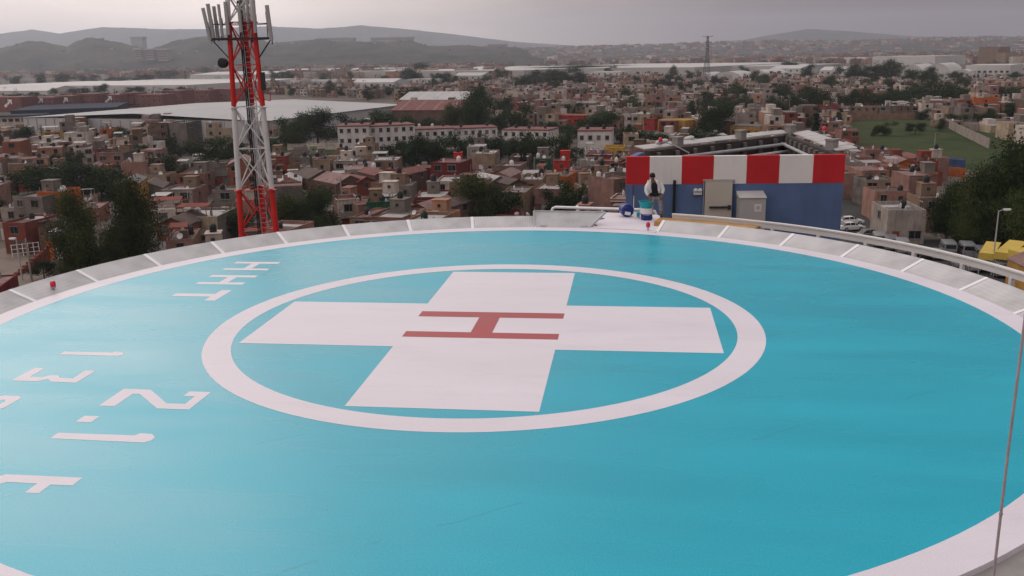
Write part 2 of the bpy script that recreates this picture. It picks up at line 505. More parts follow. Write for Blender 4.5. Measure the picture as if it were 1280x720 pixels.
GL = [
    [[(-7.49, 5.16), (-6.28, 5.16), (-6.28, 5.37), (-7.49, 5.37)], [(-7.47, 4.42), (-6.28, 4.42), (-6.28, 4.61), (-7.47, 4.61)], [(-6.98, 4.61), (-6.77, 4.61), (-6.77, 5.16), (-6.98, 5.16)]],
    [[(-7.48, 3.65), (-6.28, 3.65), (-6.28, 3.86), (-7.48, 3.86)], [(-7.48, 2.93), (-6.3, 2.93), (-6.3, 3.14), (-7.48, 3.14)], [(-6.97, 3.14), (-6.75, 3.14), (-6.75, 3.65), (-6.97, 3.65)]],
    [[(-7.51, 1.81), (-6.57, 1.81), (-6.57, 2.05), (-7.51, 2.05)], [(-6.57, 1.47), (-6.32, 1.47), (-6.32, 2.4), (-6.57, 2.4)]],
    [[(-7.56, -2.4), (-6.4, -2.4), (-6.34, -2.33), (-6.37, -2.25), (-6.44, -2.19), (-6.59, -2.18), (-6.61, -2.22), (-7.56, -2.22)]],
    [[(-7.53, -3.14), (-7.34, -3.15), (-7.32, -3.59), (-7.1, -3.59), (-7.0, -3.48), (-6.88, -3.48), (-6.76, -3.6), (-6.52, -3.61), (-6.55, -3.2), (-6.35, -3.21), (-6.34, -3.81), (-6.8, -3.79), (-6.93, -3.67), (-7.05, -3.79), (-7.53, -3.79)]],
    [[(-7.53, -5.07), (-6.9, -5.07), (-6.82, -4.98), (-6.82, -4.55), (-6.92, -4.47), (-7.2, -4.47), (-7.28, -4.55), (-7.28, -4.86), (-7.13, -4.86), (-7.13, -4.7), (-7.08, -4.65), (-7.03, -4.65), (-6.99, -4.7), (-6.99, -4.84), (-7.03, -4.88), (-7.28, -4.88), (-7.53, -4.88)]],
    [[(-5.37, -4.02), (-4.9, -4.03), (-4.34, -4.59), (-4.03, -4.59), (-4.03, -4.26), (-4.22, -4.26), (-4.22, -4.06), (-3.85, -4.06), (-3.86, -4.81), (-4.38, -4.81), (-4.98, -4.23), (-5.1, -4.23), (-5.1, -4.77), (-5.36, -4.77)]],
    [[(-5.35, -5.42), (-5.1, -5.42), (-5.1, -5.18), (-5.35, -5.18)]],
    [[(-5.36, -6.03), (-3.92, -6.06), (-3.85, -5.97), (-3.86, -5.86), (-3.96, -5.76), (-4.14, -5.75), (-4.19, -5.83), (-5.36, -5.83)]],
    [[(-5.22, -7.18), (-4.15, -7.19), (-4.15, -7.41), (-4.45, -7.41), (-4.45, -7.65), (-4.64, -7.65), (-4.64, -7.4), (-5.06, -7.39), (-5.14, -7.47), (-5.14, -7.66), (-5.33, -7.66), (-5.33, -7.3)]],
]
for g in GL:
    b = MB()
    for poly in g:
        a = sum(poly[i][0] * poly[(i + 1) % len(poly)][1] - poly[(i + 1) % len(poly)][0] * poly[i][1] for i in range(len(poly)))
        q = poly if a > 0 else poly[::-1]
        b.add([(x, y, .002) for x, y in q], [tuple(range(len(q)))])
    b.build('letter_marking', LINE, pad)

# safety net: radial white arms carry perforated sheets, sloping up outwards
STEP = math.radians(10.35)
BARS = [math.radians(0.35) + STEP * k for k in range(-1, 19)]
R0, R1, ZN = 10.515, 11.16, .24


def pol(r, a, z=0.):
    a += A0
    return (r * math.cos(a), r * math.sin(a), z)


skip_bar = {math.radians(0.35) + STEP * k for k in (6, 7)}
for i, a in enumerate(BARS):
    k = i - 1
    if k != 7:
        b = MB()
        b.bar(pol(R0 + .004, a, -.045), pol(R1 + .01, a, ZN - .042), .1, .1)
        b.bar(pol(R0 - .02, a, -.3), pol(R1 - .08, a, ZN - .1), .05, .05)
        b.build('net_arm', STEELW, pad)
    if k not in (6, 7) and i < len(BARS) - 1:
        d = .055 / R0
        # each net sheet is meshed round its own middle so that its perforation runs square to it
        am = a + STEP / 2
        ox = Vector(pol(R0, am))
        b = MB()
        vs = []
        n = 6
        ca, sa = math.cos(am + A0), math.sin(am + A0)
        for q in range(n + 1):
            t = a + d + (STEP - 2 * d) * q / n
            for r_, z_ in ((R0, -.01), (R1, ZN)):
                p = Vector(pol(r_, t, z_)) - ox
                vs.append((-sa * p.x + ca * p.y, -(ca * p.x + sa * p.y), z_))
        vs += [(x, y, z - .02) for x, y, z in vs]
        o = 2 * (n + 1)
        fs = [(2 * q, 2 * q + 2, 2 * q + 3, 2 * q + 1) for q in range(n)] + [(o + 2 * q, o + 2 * q + 1, o + 2 * q + 3, o + 2 * q + 2) for q in range(n)]
        fs += [(2 * q + 1, 2 * q + 3, o + 2 * q + 3, o + 2 * q + 1) for q in range(n)] + [(2 * q, o + 2 * q, o + 2 * q + 2, 2 * q + 2) for q in range(n)]
        b.add(vs, fs)
        b.build('net_panel', NET, pad, (ox.x, ox.y, 0), am + A0 + PI / 2)

# access landing on the far side: white plate from the rim outwards, a grey hinged plate beside it
def W2(px, py, z):
    p = G(px, py, z); return (p.x, p.y)


def local(obj_loc, rz, p):
    x, y = p[0] - obj_loc[0], p[1] - obj_loc[1]
    c, s = math.cos(-rz), math.sin(-rz)
    return (c * x - s * y, s * x + c * y)


LANDP = [W2(718.6, 284.0, .02), W2(737, 264.5, .02), W2(822, 268.5, .02), W2(838, 275.5, .02), W2(819, 290.5, .02)]
lp = [local(PC, PTH, q) for q in LANDP]
rim = [pol(R0, math.radians(a)) for a in (66, 69, 72, 75)]
poly = [lp[0], lp[1], lp[2], lp[3], lp[4]] + [(p[0], p[1]) for p in rim]
b = MB(); b.prism(poly, -.22, .02)
b.build('access_landing', LINE, pad)
gp = [(local(PC, PTH, W2(667.5, 283.6, 0)), 0), (local(PC, PTH, W2(718.0, 284.2, 0)), 0)]
ga, gb = Vector(pol(R0 + .01, math.radians(83.2))), Vector(pol(R0 + .01, math.radians(74.0)))
gc, gd = Vector(pol(11.2, math.radians(72.0), .38)), Vector(pol(11.2, math.radians(83.5), .38))
b = MB()
vs = [ga, gb, gc, gd] + [v - Vector((0, 0, .05)) for v in (ga, gb, gc, gd)]
b.add(vs, [(0, 1, 2, 3), (7, 6, 5, 4), (0, 4, 5, 1), (1, 5, 6, 2), (2, 6, 7, 3), (3, 7, 4, 0)])
b.bar(gc, gd, .05, .06); b.bar(gb, gc, .05, .06); b.bar(ga, gd, .05, .06)
for f in (.12, .86):
    q = ga.lerp(gb, f) + (gd - ga) * .08
    b.bar(q, q + (gb - ga).normalized() * .2, .05, .07)
b.build('hinged_plate', PANELG, pad)
# support columns and ring girder below the deck
b = MB(); b.arcband(8.6, 9.0, -.345, -.345, 0, 2 * PI, 90, thick=.5)
b.build('ring_girder', GALV, pad)
for k in range(12):
    a = 2 * PI * k / 12
    b = MB(); b.tube([(8.8 * math.cos(a), 8.8 * math.sin(a), -1.75), (8.8 * math.cos(a), 8.8 * math.sin(a), -.84)], .15, 12)
    b.build('column', CONC, pad)

# hospital block that carries the pad; only a sliver of its roof terrace shows at the near edge
hos = thing('hospital_building', 'brownish concrete roof terrace beside the near edge of the landing deck', 'building', (0, 0, GZ))
b = MB(); b.prism([(-7.5, 9), (7, 9), (7, 25), (-7.5, 25)], 0, 23.25)
b.build('wall', CONC, hos)
b = MB(); b.prism([(-16, -14), (16, -14), (16, 3), (13.2, 8.99), (-13.2, 8.99), (-16, 3)], 0, 24.93)
b.build('roof_terrace', CONC, hos)
# stair head house the photograph was taken from
b = MB(); b.box(-4, -6, 24.94, 4, -.6, 28.5)
b.build('stair_house', CONC, hos)
b = MB()
for p0, p1 in (((5.5, 8.3, 24.95), (6.4, 8.1, 24.97)), ((5.9, 8.2, 24.96), (6.1, 8.4, 24.98)), ((6.5, 8.2, 24.95), (7.3, 8.35, 24.97))):
    b.bar(p0, p1, .05, .03)
tag(link('scrap_bar', b.mesh('scrap_bar', DARK), loc=(0, 0, GZ)), 'dark bent scrap bars lying on the concrete terrace below the near white rim', 'scrap')

# ------------------------------------------------------------------ guard rail along the far right of the net
rail = thing('guard_rail', 'long curved cream steel guard rail on short posts beyond the net', 'guard rail', PC)
RR, RZ0, RZ1 = 12.0, .115, .31
b = MB()
a0, a1 = math.radians(-22), math.radians(62.5)
nseg = 70
prof = [(-.03, RZ0), (.03, RZ0), (.03, RZ1 - .05), (.055, RZ1 - .05), (.055, RZ1), (-.07, RZ1), (-.07, RZ1 - .04), (-.03, RZ1 - .04)]
vs = []
for k in range(nseg + 1):
    t = a0 + (a1 - a0) * k / nseg
    for dr, z in prof:
        vs.append(((RR + dr) * math.cos(t), (RR + dr) * math.sin(t), z))
n = len(prof)
fs = [(k * n + q, (k + 1) * n + q, (k + 1) * n + (q + 1) % n, k * n + (q + 1) % n) for k in range(nseg) for q in range(n)]
fs += [tuple(range(n)), tuple(range(nseg * n, nseg * n + n))[::-1]]
b.add(vs, fs)
b.build('beam', RAILP, rail)
for adeg in (54, 47.3, 40.4, 33.4, 26.3, 19.2, 12.0, 4.8, -2.4, -9.6, -16.8):
    t = math.radians(adeg)
    P = lambda r, z: (r * math.cos(t), r * math.sin(t), z)
    b = MB()
    b.bar(P(RR, -.75), P(RR, RZ0), .09, .09, up=(math.cos(t), math.sin(t), 0))
    b.bar(P(9.0, -.62), P(RR + .04, -.7), .09, .12)
    b.build('post', RAILP, rail)
wire = MB()
wire.tube([((RR + .01) * math.cos(a0 + (a1 - a0) * k / 60), (RR + .01) * math.sin(a0 + (a1 - a0) * k / 60), -.32) for k in range(45)], .012, 6)
wire.build('lower_wire', GALV, rail)

# ochre plank walkway tucked inside the rail
b = MB(); b.arcband(11.3, 11.93, .16, .175, math.radians(49), math.radians(64.3), 20, thick=.14)
tag(link('plank_walkway', b.mesh('plank_walkway', OCHRE), loc=PC), 'ochre plank walkway between the net and the curved guard rail', 'walkway')

# low white pipe railing behind the landing
hr = thing('pipe_railing', 'low white pipe railing with bent ends behind the white landing', 'railing')
L0, L1 = at_y(690, 263, 31.0), at_y(820, 268, 30.3)
T0, T1 = at_y(693, 259, 31.0), at_y(814, 262.5, 30.3)
T0b, T1b = T0 + Vector((.06, 0, 0)), T1
pts = [Vector((L0.x, L0.y, -.2)), L0 + Vector((0, 0, .0)), Vector((T0.x - .05, T0.y, T0.z - .04)), T0 + (T1 - T0) * .012, T1 - (T1 - T0) * .012, Vector((T1.x + .12, T1.y, T1.z - .05)), Vector((L1.x, L1.y, L1.z)), Vector((L1.x, L1.y, -.2))]
b = MB(); b.tube(pts, .05, 10); b.smooth = True
b.build('top_pipe', STEELW, hr)
for f in (.25, .5, .75):
    p = T0.lerp(T1, f)
    b = MB(); b.tube([(p.x, p.y, -.35), (p.x, p.y, p.z)], .035, 8)
    b.build('post', STEELW, hr)
p = at_y(721.5, 263, 31.4)
vp = MB(); vp.tube([(0, 0, -.6), (0, 0, .16)], .045, 10); vp.lathe([(.075, .15), (.08, .2), (.05, .26), (.01, .28)], 12)
vp.build('vent_pipe', STEELW, None, (p.x, p.y, p.z - .1), label='short white vent pipe standing behind the grey hinged plate', cat='vent pipe')

# red obstruction lamps on the rim
LENS = mat('red_lens', (.55, .02, .04), .25, .05, 3., spec=.5)


def red_lamp(loc, label, s=1.):
    t = thing('obstruction_light', label, 'warning light', loc, group='red obstruction lights')
    b = MB(); b.lathe([(.05 * s, 0), (.05 * s, .02), (.022 * s, .025), (.022 * s, .09 * s), (.06 * s, .095 * s), (.065 * s, .125 * s)], 14)
    b.build('stem', GALV, t)
    b = MB(); b.lathe([(.058 * s, .125 * s), (.066 * s, .16 * s), (.062 * s, .22 * s), (.035 * s, .255 * s), (.005, .262 * s)], 16); b.smooth = True
    b.build('lens', LENS, t)
    return t


p = G(810, 288.5); p = G(810, 288.5, 0)
red_lamp((p.x, p.y, .005), 'small red lamp on the white rim just in front of the paint bucket')
p = G(67.5, 365, 0)
red_lamp((p.x, p.y, .01), 'small red lamp on the rim by the far grey net panels, alone beside the trees')

# ------------------------------------------------------------------ blue block with the red and white band
blk = thing('striped_rooftop_building', 'blue plastered block with a red and white chequered band and a door', 'building')
A, B_, C_, D_ = Vector((4.31, 34.12)), Vector((12.18, 33.51)), Vector((12.68, 42.3)), Vector((5.07, 36.2))
ZT, ZB = 1.42, .4
b = MB()
for p0, p1 in ((A, B_), (B_, C_), (C_, D_), (D_, A)):
    d = (p1 - p0).normalized(); nrm = Vector((-d.y, d.x))
    q = [p0, p1, p1 + nrm * .25, p0 + nrm * .25]
    b.prism([(v.x, v.y) for v in q], GZ, ZB)
b.build('blue_wall', BLUE, blk)
# band on the front: panels butt end to end, alternately red and white
fr = [783, 812, 852, 892, 933, 974, 1016, 1057.5]
ux = (B_ - A).normalized(); un = Vector((-ux.y, ux.x)); LW = (B_ - A).length
cuts = [0]
for x in fr[1:-1]:
    d = ray(x, 215)
    # intersect the view plane with the wall line in plan
    den = ux.x * d.y - ux.y * d.x
    t = (A.y * d.x - A.x * d.y) / den
    cuts.append(t)
cuts.append(LW)
for i in range(7):
    q0, q1 = A + ux * cuts[i], A + ux * cuts[i + 1]
    o = un * -.012
    b = MB()
    b.prism([(v.x, v.y) for v in (q0 + o, q1 + o, q1 + un * .25, q0 + un * .25)], ZB, ZT)
    b.build('band_panel', WALLR if i % 2 == 0 else WALLW, blk)
for i, (p0, p1) in enumerate(((B_, C_), (C_, D_), (D_, A))):
    d = (p1 - p0).normalized(); nrm = Vector((-d.y, d.x))
    p0, p1 = p0 + d * .3, p1 - d * .32
    b = MB(); b.prism([(v.x, v.y) for v in (p0, p1, p1 + nrm * .25, p0 + nrm * .25)], ZB, ZT - .02)
    b.build('parapet', (CONCB, CONCB, BLUE)[i], blk)
b = MB(); ctr_ = (A + B_ + C_ + D_) / 4; b.prism([(v.x, v.y) for v in (q.lerp(ctr_, .06) for q in (A, B_, C_, D_))], ZB - .5, ZB - .35)
b.build('roof', CONCB, blk)


def wallpt(px, py, off=0.):
    """point of the front wall seen at a photo point"""
    d = ray(px, py)
    den = d.x * un.x + d.y * un.y
    t = (A.x * un.x + A.y * un.y) / den
    p = CAMP + d * t
    return p - Vector((un.x, un.y, 0)) * off


def on_wall(name, px0, py0, px1, py1, th, m, parent, off=.012, label=None, z0=None):
    p0, p1 = wallpt(px0, py1), wallpt(px1, py0)
    za, zb = (z0 if z0 is not None else p0.z), p1.z
    q0, q1 = Vector((p0.x, p0.y)), Vector((p1.x, p1.y))
    q1 = A + ux * (q1 - A).dot(ux); q0 = A + ux * (q0 - A).dot(ux)
    b = MB()
    b.prism([(v.x, v.y) for v in (q0 - un * (off + th), q1 - un * (off + th), q1 - un * off, q0 - un * off)], za, zb)
    return b.build(name, m, parent, label=label)


dr = on_wall('door', 880, 225.5, 915.5, 270, .05, DOORM, blk, .03, z0=-1.45)
on_wall('door_frame', 878.5, 223.8, 917.5, 225.8, .07, CAP, dr, .025)
on_wall('door_frame', 878, 224, 880, 270, .07, CAP, dr, .025, z0=-1.45)
on_wall('door_frame', 915.5, 224, 917.5, 270, .07, DARK, dr, .025, z0=-1.45)
on_wall('push_bar', 886, 257.2, 912, 259.6, .09, DARK, dr, .085)
on_wall('push_bar_housing', 909, 255.8, 912.8, 261.2, .1, DARK, dr, .085)
on_wall('downpipe', 840.3, 225, 844.6, 270, .12, BLACK, blk, .02, z0=-1.5)
el = thing('emergency_light', 'small pale twin emergency light on the blue wall beside the door', 'emergency light')
on_wall('housing', 866.5, 239.5, 877, 243, .1, OFFW, el, .02)
for cx in (869, 874.5):
    p = wallpt(cx, 237.5, .1)
    b = MB(); b.lathe([(.02, -.07), (.075, -.05), (.08, .03), (.05, .07)], 12)
    o = b.build('lamp_head', OFFW, el, p); o.rotation_euler = (PI / 2 * .8, 0, 0)
cb = thing('equipment_cabinet', 'pale grey steel cabinet with sloping lid and square notice beside the door', 'cabinet')
q0 = wallpt(921, 240); q1 = wallpt(956, 252)
u3 = Vector((ux.x, ux.y, 0)); n3 = Vector((un.x, un.y, 0))
base = Vector((q0.x, q0.y, 0)) - n3 * .03
wd = .92
CABM = mat('cabinet_grey', (.40, .38, .37), .55, .08, 1.2)
b = MB()
dpt = .75
b.prism([((base + u3 * s_ - n3 * t_).x, (base + u3 * s_ - n3 * t_).y) for s_, t_ in ((0, 0), (wd, 0), (wd, dpt), (0, dpt))], -1.5, -.02)
b.build('body', CABM, cb)
b = MB()
z1, z2 = .14, .0
cs = [base + u3 * s_ - n3 * t_ for s_, t_ in ((-.03, 0), (wd + .03, 0), (wd + .03, dpt + .04), (-.03, dpt + .04))]
b.add([(cs[0].x, cs[0].y, z1), (cs[1].x, cs[1].y, z1), (cs[2].x, cs[2].y, z2), (cs[3].x, cs[3].y, z2)] + [(c.x, c.y, -.02) for c in cs], [(0, 3, 2, 1), (4, 5, 6, 7), (0, 1, 5, 4), (1, 2, 6, 5), (2, 3, 7, 6), (3, 0, 4, 7)])
b.build('lid', CAP, cb)
c0 = base + u3 * .52 - n3 * (dpt + .005)
b = MB(); b.prism([((c0 + u3 * s_ - n3 * t_).x, (c0 + u3 * s_ - n3 * t_).y) for s_, t_ in ((0, 0), (.25, 0), (.25, .012), (0, .012))], -.52, -.24)
nt_ = b.build('notice', OFFW, cb)
c1 = c0 + u3 * .07 - n3 * .013
b = MB(); b.prism([((c1 + u3 * s_ - n3 * t_).x, (c1 + u3 * s_ - n3 * t_).y) for s_, t_ in ((0, 0), (.11, 0), (.11, .006), (0, .006))], -.43, -.31)
b.build('symbol', CABM, nt_)
# roof behind the band: parapets in a V with sheet coping, piers, lamps
ZP = 1.42
pl0, pc, pr0 = Vector((5.3, 36.4, 0)), Vector((12.9, 42.5, 0)), Vector((12.25, 34.6, 0))
for (p0, p1, w) in ((pl0, pc, .55), (pc, pr0, .75)):
    d = (p1 - p0).normalized(); nrm = Vector((-d.y, d.x, 0))
    b = MB()
    k = 7
    for i in range(k):
        s0, s1 = p0.lerp(p1, i / k) + d * .012, p0.lerp(p1, (i + 1) / k) - d * .012
        z0 = ZP + .05 + .012 * (i % 2)
        b.add([(s0.x, s0.y, z0), (s1.x, s1.y, z0), (s1.x + nrm.x * w, s1.y + nrm.y * w, z0 + .09), (s0.x + nrm.x * w, s0.y + nrm.y * w, z0 + .09),
               (s0.x, s0.y, z0 - .04), (s1.x, s1.y, z0 - .04), (s1.x + nrm.x * w, s1.y + nrm.y * w, z0 + .05), (s0.x + nrm.x * w, s0.y + nrm.y * w, z0 + .05)],
              [(0, 1, 2, 3), (7, 6, 5, 4), (0, 4, 5, 1), (1, 5, 6, 2), (2, 6, 7, 3), (3, 7, 4, 0)])
    b.build('coping', CAP, blk)
    for i in range(9):
        s0 = p0.lerp(p1, (i + .35) / 9)
        b = MB(); b.bar(s0 - nrm * .42 + Vector((0, 0, ZB - .3)), s0 - nrm * .42 + Vector((0, 0, ZP - .1)), .14, .3)
        b.build('rib', CONCD, blk)
for k_, (p0, p1) in enumerate(((pl0, pc), (pc, pr0), (pl0, pc))):
    d = (p1 - p0).normalized(); nrm = Vector((-d.y, d.x, 0)); o_ = nrm * -(.62 + .2 * (k_ == 2)) + Vector((0, 0, ZP - .35 - .3 * (k_ == 2)))
    b = MB(); b.tube([p0 + o_ + d * .4, p1 + o_ - d * .5], .07, 8)
    b.build('roof_pipe', GALV if k_ < 2 else CAP, blk)
for f_, p0, p1 in ((.2, pl0, pc), (.62, pl0, pc), (.99, pl0, pc), (.9, pc, pr0)):
    q = p0.lerp(p1, f_)
    b = MB(); b.box(-.17, -.17, ZB - .3, .17, .17, ZP + .34); b.box(-.2, -.2, ZP + .34, .2, .2, ZP + .4)
    b.build('pier', CONC, blk, (q.x, q.y, 0), .6)
p = pl0.lerp(pc, .08) + Vector((.1, 0, 0))
t = red_lamp((p.x, p.y, ZP + .12), 'red lamp on the roof edge at the back of the striped wall, above the painter', 1.25)
b = MB(); b.tube([(0, 0, -.1), (0, 0, .3)], .02, 8)
p = pc.lerp(pr0, .74)
t2 = red_lamp((p.x, p.y, ZP + .45), 'red lamp on a pier at the sheet coping, beside the green field', 1.3)
for i, (bx, by, tx, ty) in enumerate(((861, 191, 828, 177), (893, 181, 861, 173))):
    a_ = at_y(bx, by, 37.5 + i * 2); e_ = at_y(tx, ty, 37.0 + i * 2)
    t = thing('lamp_arm', ('pale lamp arm leaning over the low sheet roof just behind the painter', 'pale lamp arm leaning over the roof ridge above the blue door')[i], 'lamp', group='lamp arms on the roof')
    b = MB(); b.tube([a_ + Vector((0, 0, -.5)), a_, a_.lerp(e_, .6) + Vector((0, 0, .06)), e_], .025, 8); b.build('arm', OFFW, t)
    b = MB(); b.lathe([(.02, -.28), (.09, -.22), (.1, .1), (.05, .22)], 10)
    o = b.build('head', OFFW, t, e_); o.rotation_euler = (0, PI / 2 - .2, 0)

# ------------------------------------------------------------------ painter's gear on the landing
BLUEP = mat('blue_plastic', (.014, .028, .16), .4, .1, 3.)
TEALP = mat('teal_plastic', (.012, .30, .36), .4, .1, 3.)
PAPER = mat('white_label', (.7, .68, .68), .6, .08, 5.)
bp_ = G(808, 274.5, .02)
bk = thing('paint_bucket', 'blue paint bucket with white band and a wide teal tub stacked on top', 'bucket', bp_)
b = MB(); b.lathe([(.17, 0), (.175, .02), (.19, .2)], 20); b.smooth = True; b.build('base', BLUEP, bk)
b = MB(); b.lathe([(.193, .2), (.205, .36), (.215, .365), (.215, .38), (.19, .38)], 20); b.smooth = True; b.build('band', PAPER, bk)
b = MB(); b.lathe([(.195, .382), (.25, .57), (.262, .575), (.262, .59), (.245, .59), (.2, .42), (.01, .415)], 20); b.smooth = True; b.build('tub', TEALP, bk)
b = MB(); b.tube([(-.215, 0, .37), (-.23, -.12, .27), (-.14, -.21, .2), (0, -.24, .17), (.14, -.21, .2), (.23, -.12, .27), (.215, 0, .37)], .008, 6); b.build('handle', GALV, bk)
dp = at_y(783, 262.5, 29.5)
dr = thing('blue_drum', 'round blue drum lying on its side with a white paper label', 'drum', (dp.x, dp.y, .02))
b = MB(); b.lathe([(.15, -.22), (.2, -.2), (.215, -.1), (.205, 0), (.215, .1), (.2, .2), (.15, .22)], 24); b.smooth = True
o = b.build('body', BLUEP, dr, (0, 0, .215)); o.rotation_euler = (PI / 2, 0, .12)
b = MB(); b.lathe([(.05, 0), (.06, .015), (.045, .05), (.01, .055)], 12); o = b.build('cap', BLUEP, dr, (-.03, -.222, .3)); o.rotation_euler = (PI / 2, 0, .12)
b = MB(); b.box(-.1, -.006, -.055, .09, 0, .05); o = b.build('label', PAPER, dr, (.02, -.222, .13)); o.rotation_euler = (0, .2, .12)
cp_ = G(796, 272.5, .02)
cn = thing('paint_can', 'small white paint can with teal drips between drum and bucket', 'can', cp_)
b = MB(); b.lathe([(.1, 0), (.105, .01), (.105, .19), (.112, .195), (.112, .205), (.1, .205)], 18); b.smooth = True; b.build('body', PAPER, cn)
b = MB(); b.lathe([(.0, .196), (.098, .198), (.098, .207), (.01, .208)], 18); b.build('paint', TEALP, cn)
b = MB(); b.box(-.02, -.112, .05, .05, -.104, .2); b.box(.03, -.108, .1, .075, -.09, .2); b.build('drip', TEALP, cn)
pp = at_y(793, 262, 29.55)
rl = thing('roller_pole', 'thin white roller pole standing upright behind the blue drum', 'paint roller', (pp.x, pp.y + .25, -.3))
b = MB(); b.tube([(0, 0, 0), (.01, 0, .86)], .013, 8); b.build('pole', PAPER, rl)
b = MB(); b.tube([(.01, 0, .86), (.01, 0, .93)], .02, 8); b.build('grip', GALV, rl)
# grey rag with a stirring stick
rg_ = G(736, 273.5, .03)
b = MB()
n = 20
rr = random.Random(3)
ring = [(.0, 0)]
vs = [(0, 0, .07)]
for L_ in (1, 2, 3):
    for k in range(n):
        t = 2 * PI * k / n
        r_ = L_ / 3 * (.42 + .1 * rr.random() + .06 * math.sin(3 * t))
        vs.append((r_ * math.cos(t), r_ * .75 * math.sin(t), (.065, .045, .0)[L_ - 1] + .02 * rr.random() * (L_ < 3)))
fs = [(0, 1 + k, 1 + (k + 1) % n) for k in range(n)]
for L_ in (0, 1):
    for k in range(n):
        a_ = 1 + L_ * n + k; c_ = 1 + L_ * n + (k + 1) % n
        fs.append((a_, a_ + n, c_ + n, c_))
b.add(vs, fs); b.smooth = True
b.build('rag', mat('grey_rag', (.2, .19, .185), .95, .2, 4.), None, rg_, label='crumpled grey rag lying on the white landing', cat='rag')
q = G(746, 282, .03); q2 = G(731, 275, .03)
b = MB(); b.tube([(0, 0, 0), (q2.x - q.x, q2.y - q.y, .04)], .018, 8)
b.build('stick', DARK, None, (q.x, q.y, .025), label='thin dark stick leading from the grey rag towards the rim', cat='stick')
q = G(735, 271.5, .05)
b = MB(); b.tube([(0, 0, 0), (.02, 0, .22)], .012, 8)
b.build('rod', GALV, None, (q.x, q.y, .09), label='short thin rod standing up out of the grey rag', cat='rod')

# ------------------------------------------------------------------ painter
SKIN = mat('skin', (.16, .075, .05), .6, .1, 6.)
HAIR = mat('black_hair', (.008, .007, .006), .6, .2, 10.)
JACK = mat('white_jacket', (.62, .6, .58), .85, .12, 5.)
SHIRT = mat('dark_shirt', (.012, .012, .016), .9, .2, 5.)
CAMO = mat('grey_trousers', (.27, .255, .25), .9, .7, 7.)
SHOE = mat('dark_shoes', (.02, .018, .016), .7, .2, 6.)


def skin(name, verts, edges, radii, m, parent, sub=1, root=0):
    me = bpy.data.meshes.new(name)
    me.from_pydata(verts, edges, [])
    o = bpy.data.objects.new(name, me)
    COL.objects.link(o)
    md = o.modifiers.new('skin', 'SKIN')
    md.use_smooth_shade = True
    for i, r in enumerate(radii):
        v = me.skin_vertices[0].data[i]
        v.radius = (r, r) if not isinstance(r, tuple) else r
        v.use_root = (i == root)
    if sub:
        s_ = o.modifiers.new('sub', 'SUBSURF'); s_.levels = sub; s_.render_levels = sub
    dg = bpy.context.evaluated_depsgraph_get()
    ev = o.evaluated_get(dg)
    nm = bpy.data.meshes.new_from_object(ev)
    o.modifiers.clear()
    o.data = nm
    nm.materials.clear(); nm.materials.append(m)
    nm.polygons.foreach_set('use_smooth', [True] * len(nm.polygons))
    o.parent = parent
    return o


ft = G(824, 273.0, .05)
man = thing('person', 'person in open white jacket over black shirt and mottled grey trousers, bending over the bucket', 'person', (ft.x - .12, ft.y, .05), .12)
man.scale = (.95, .95, .95)
# figure faces the camera (-y) and leans towards the bucket on its right (-x); a foot forward
hip, chest, neck, head = (-.02, 0, .80), (-.12, -.10, 1.15), (-.17, -.17, 1.33), (-.2, -.25, 1.43)
V = [hip, (-.07, -.05, .98), chest, neck, head,
     (.08, .01, .77), (.17, -.04, .43), (.2, .04, .06), (.2, -.12, .03),          # 5-8 its left leg (+x)
     (-.11, .0, .77), (-.16, -.1, .43), (-.13, .1, .07), (-.15, -.06, .03),        # 9-12 its right leg
     (.06, -.1, 1.25), (.2, -.14, .98), (.1, -.3, .80),                           # 13-15 left arm
     (-.3, -.08, 1.22), (-.36, -.12, .95), (-.3, -.3, .76),                       # 16-18 right arm
     (-.205, -.275, 1.47)]
Ed = [(0, 1), (1, 2), (2, 3), (3, 4), (4, 19), (0, 5), (5, 6), (6, 7), (7, 8), (0, 9), (9, 10), (10, 11), (11, 12), (2, 13), (13, 14), (14, 15), (2, 16), (16, 17), (17, 18)]
Rd = [.09, .085, .1, .05, .084, .085, .06, .04, .04, .085, .06, .04, .04, .058, .042, .03, .058, .042, .03, .07]
# five fingers on each hand
for w, s_ in ((15, 1), (18, -1)):
    wx, wy, wz = V[w]
    pal = (wx - .02 * s_, wy - .05, wz - .05)
    V.append(pal); Rd.append(.034); pi_ = len(V) - 1; Ed.append((w, pi_))
    for k, (dx, ln) in enumerate(((-.03, .07), (-.01, .085), (.01, .08), (.03, .065))):
        V.append((pal[0] + dx, pal[1] - .03, pal[2] - .04)); Rd.append(.011); Ed.append((pi_, len(V) - 1))
        V.append((pal[0] + dx * 1.1, pal[1] - .02, pal[2] - .04 - ln * .6)); Rd.append(.009); Ed.append((len(V) - 2, len(V) - 1))
    V.append((pal[0] - .045 * s_, pal[1] - .03, pal[2] - .01)); Rd.append(.012); Ed.append((pi_, len(V) - 1))
    V.append((pal[0] - .05 * s_, pal[1] - .05, pal[2] - .04)); Rd.append(.01); Ed.append((len(V) - 2, len(V) - 1))
skin('body', V, Ed, Rd, SKIN, man, 2)
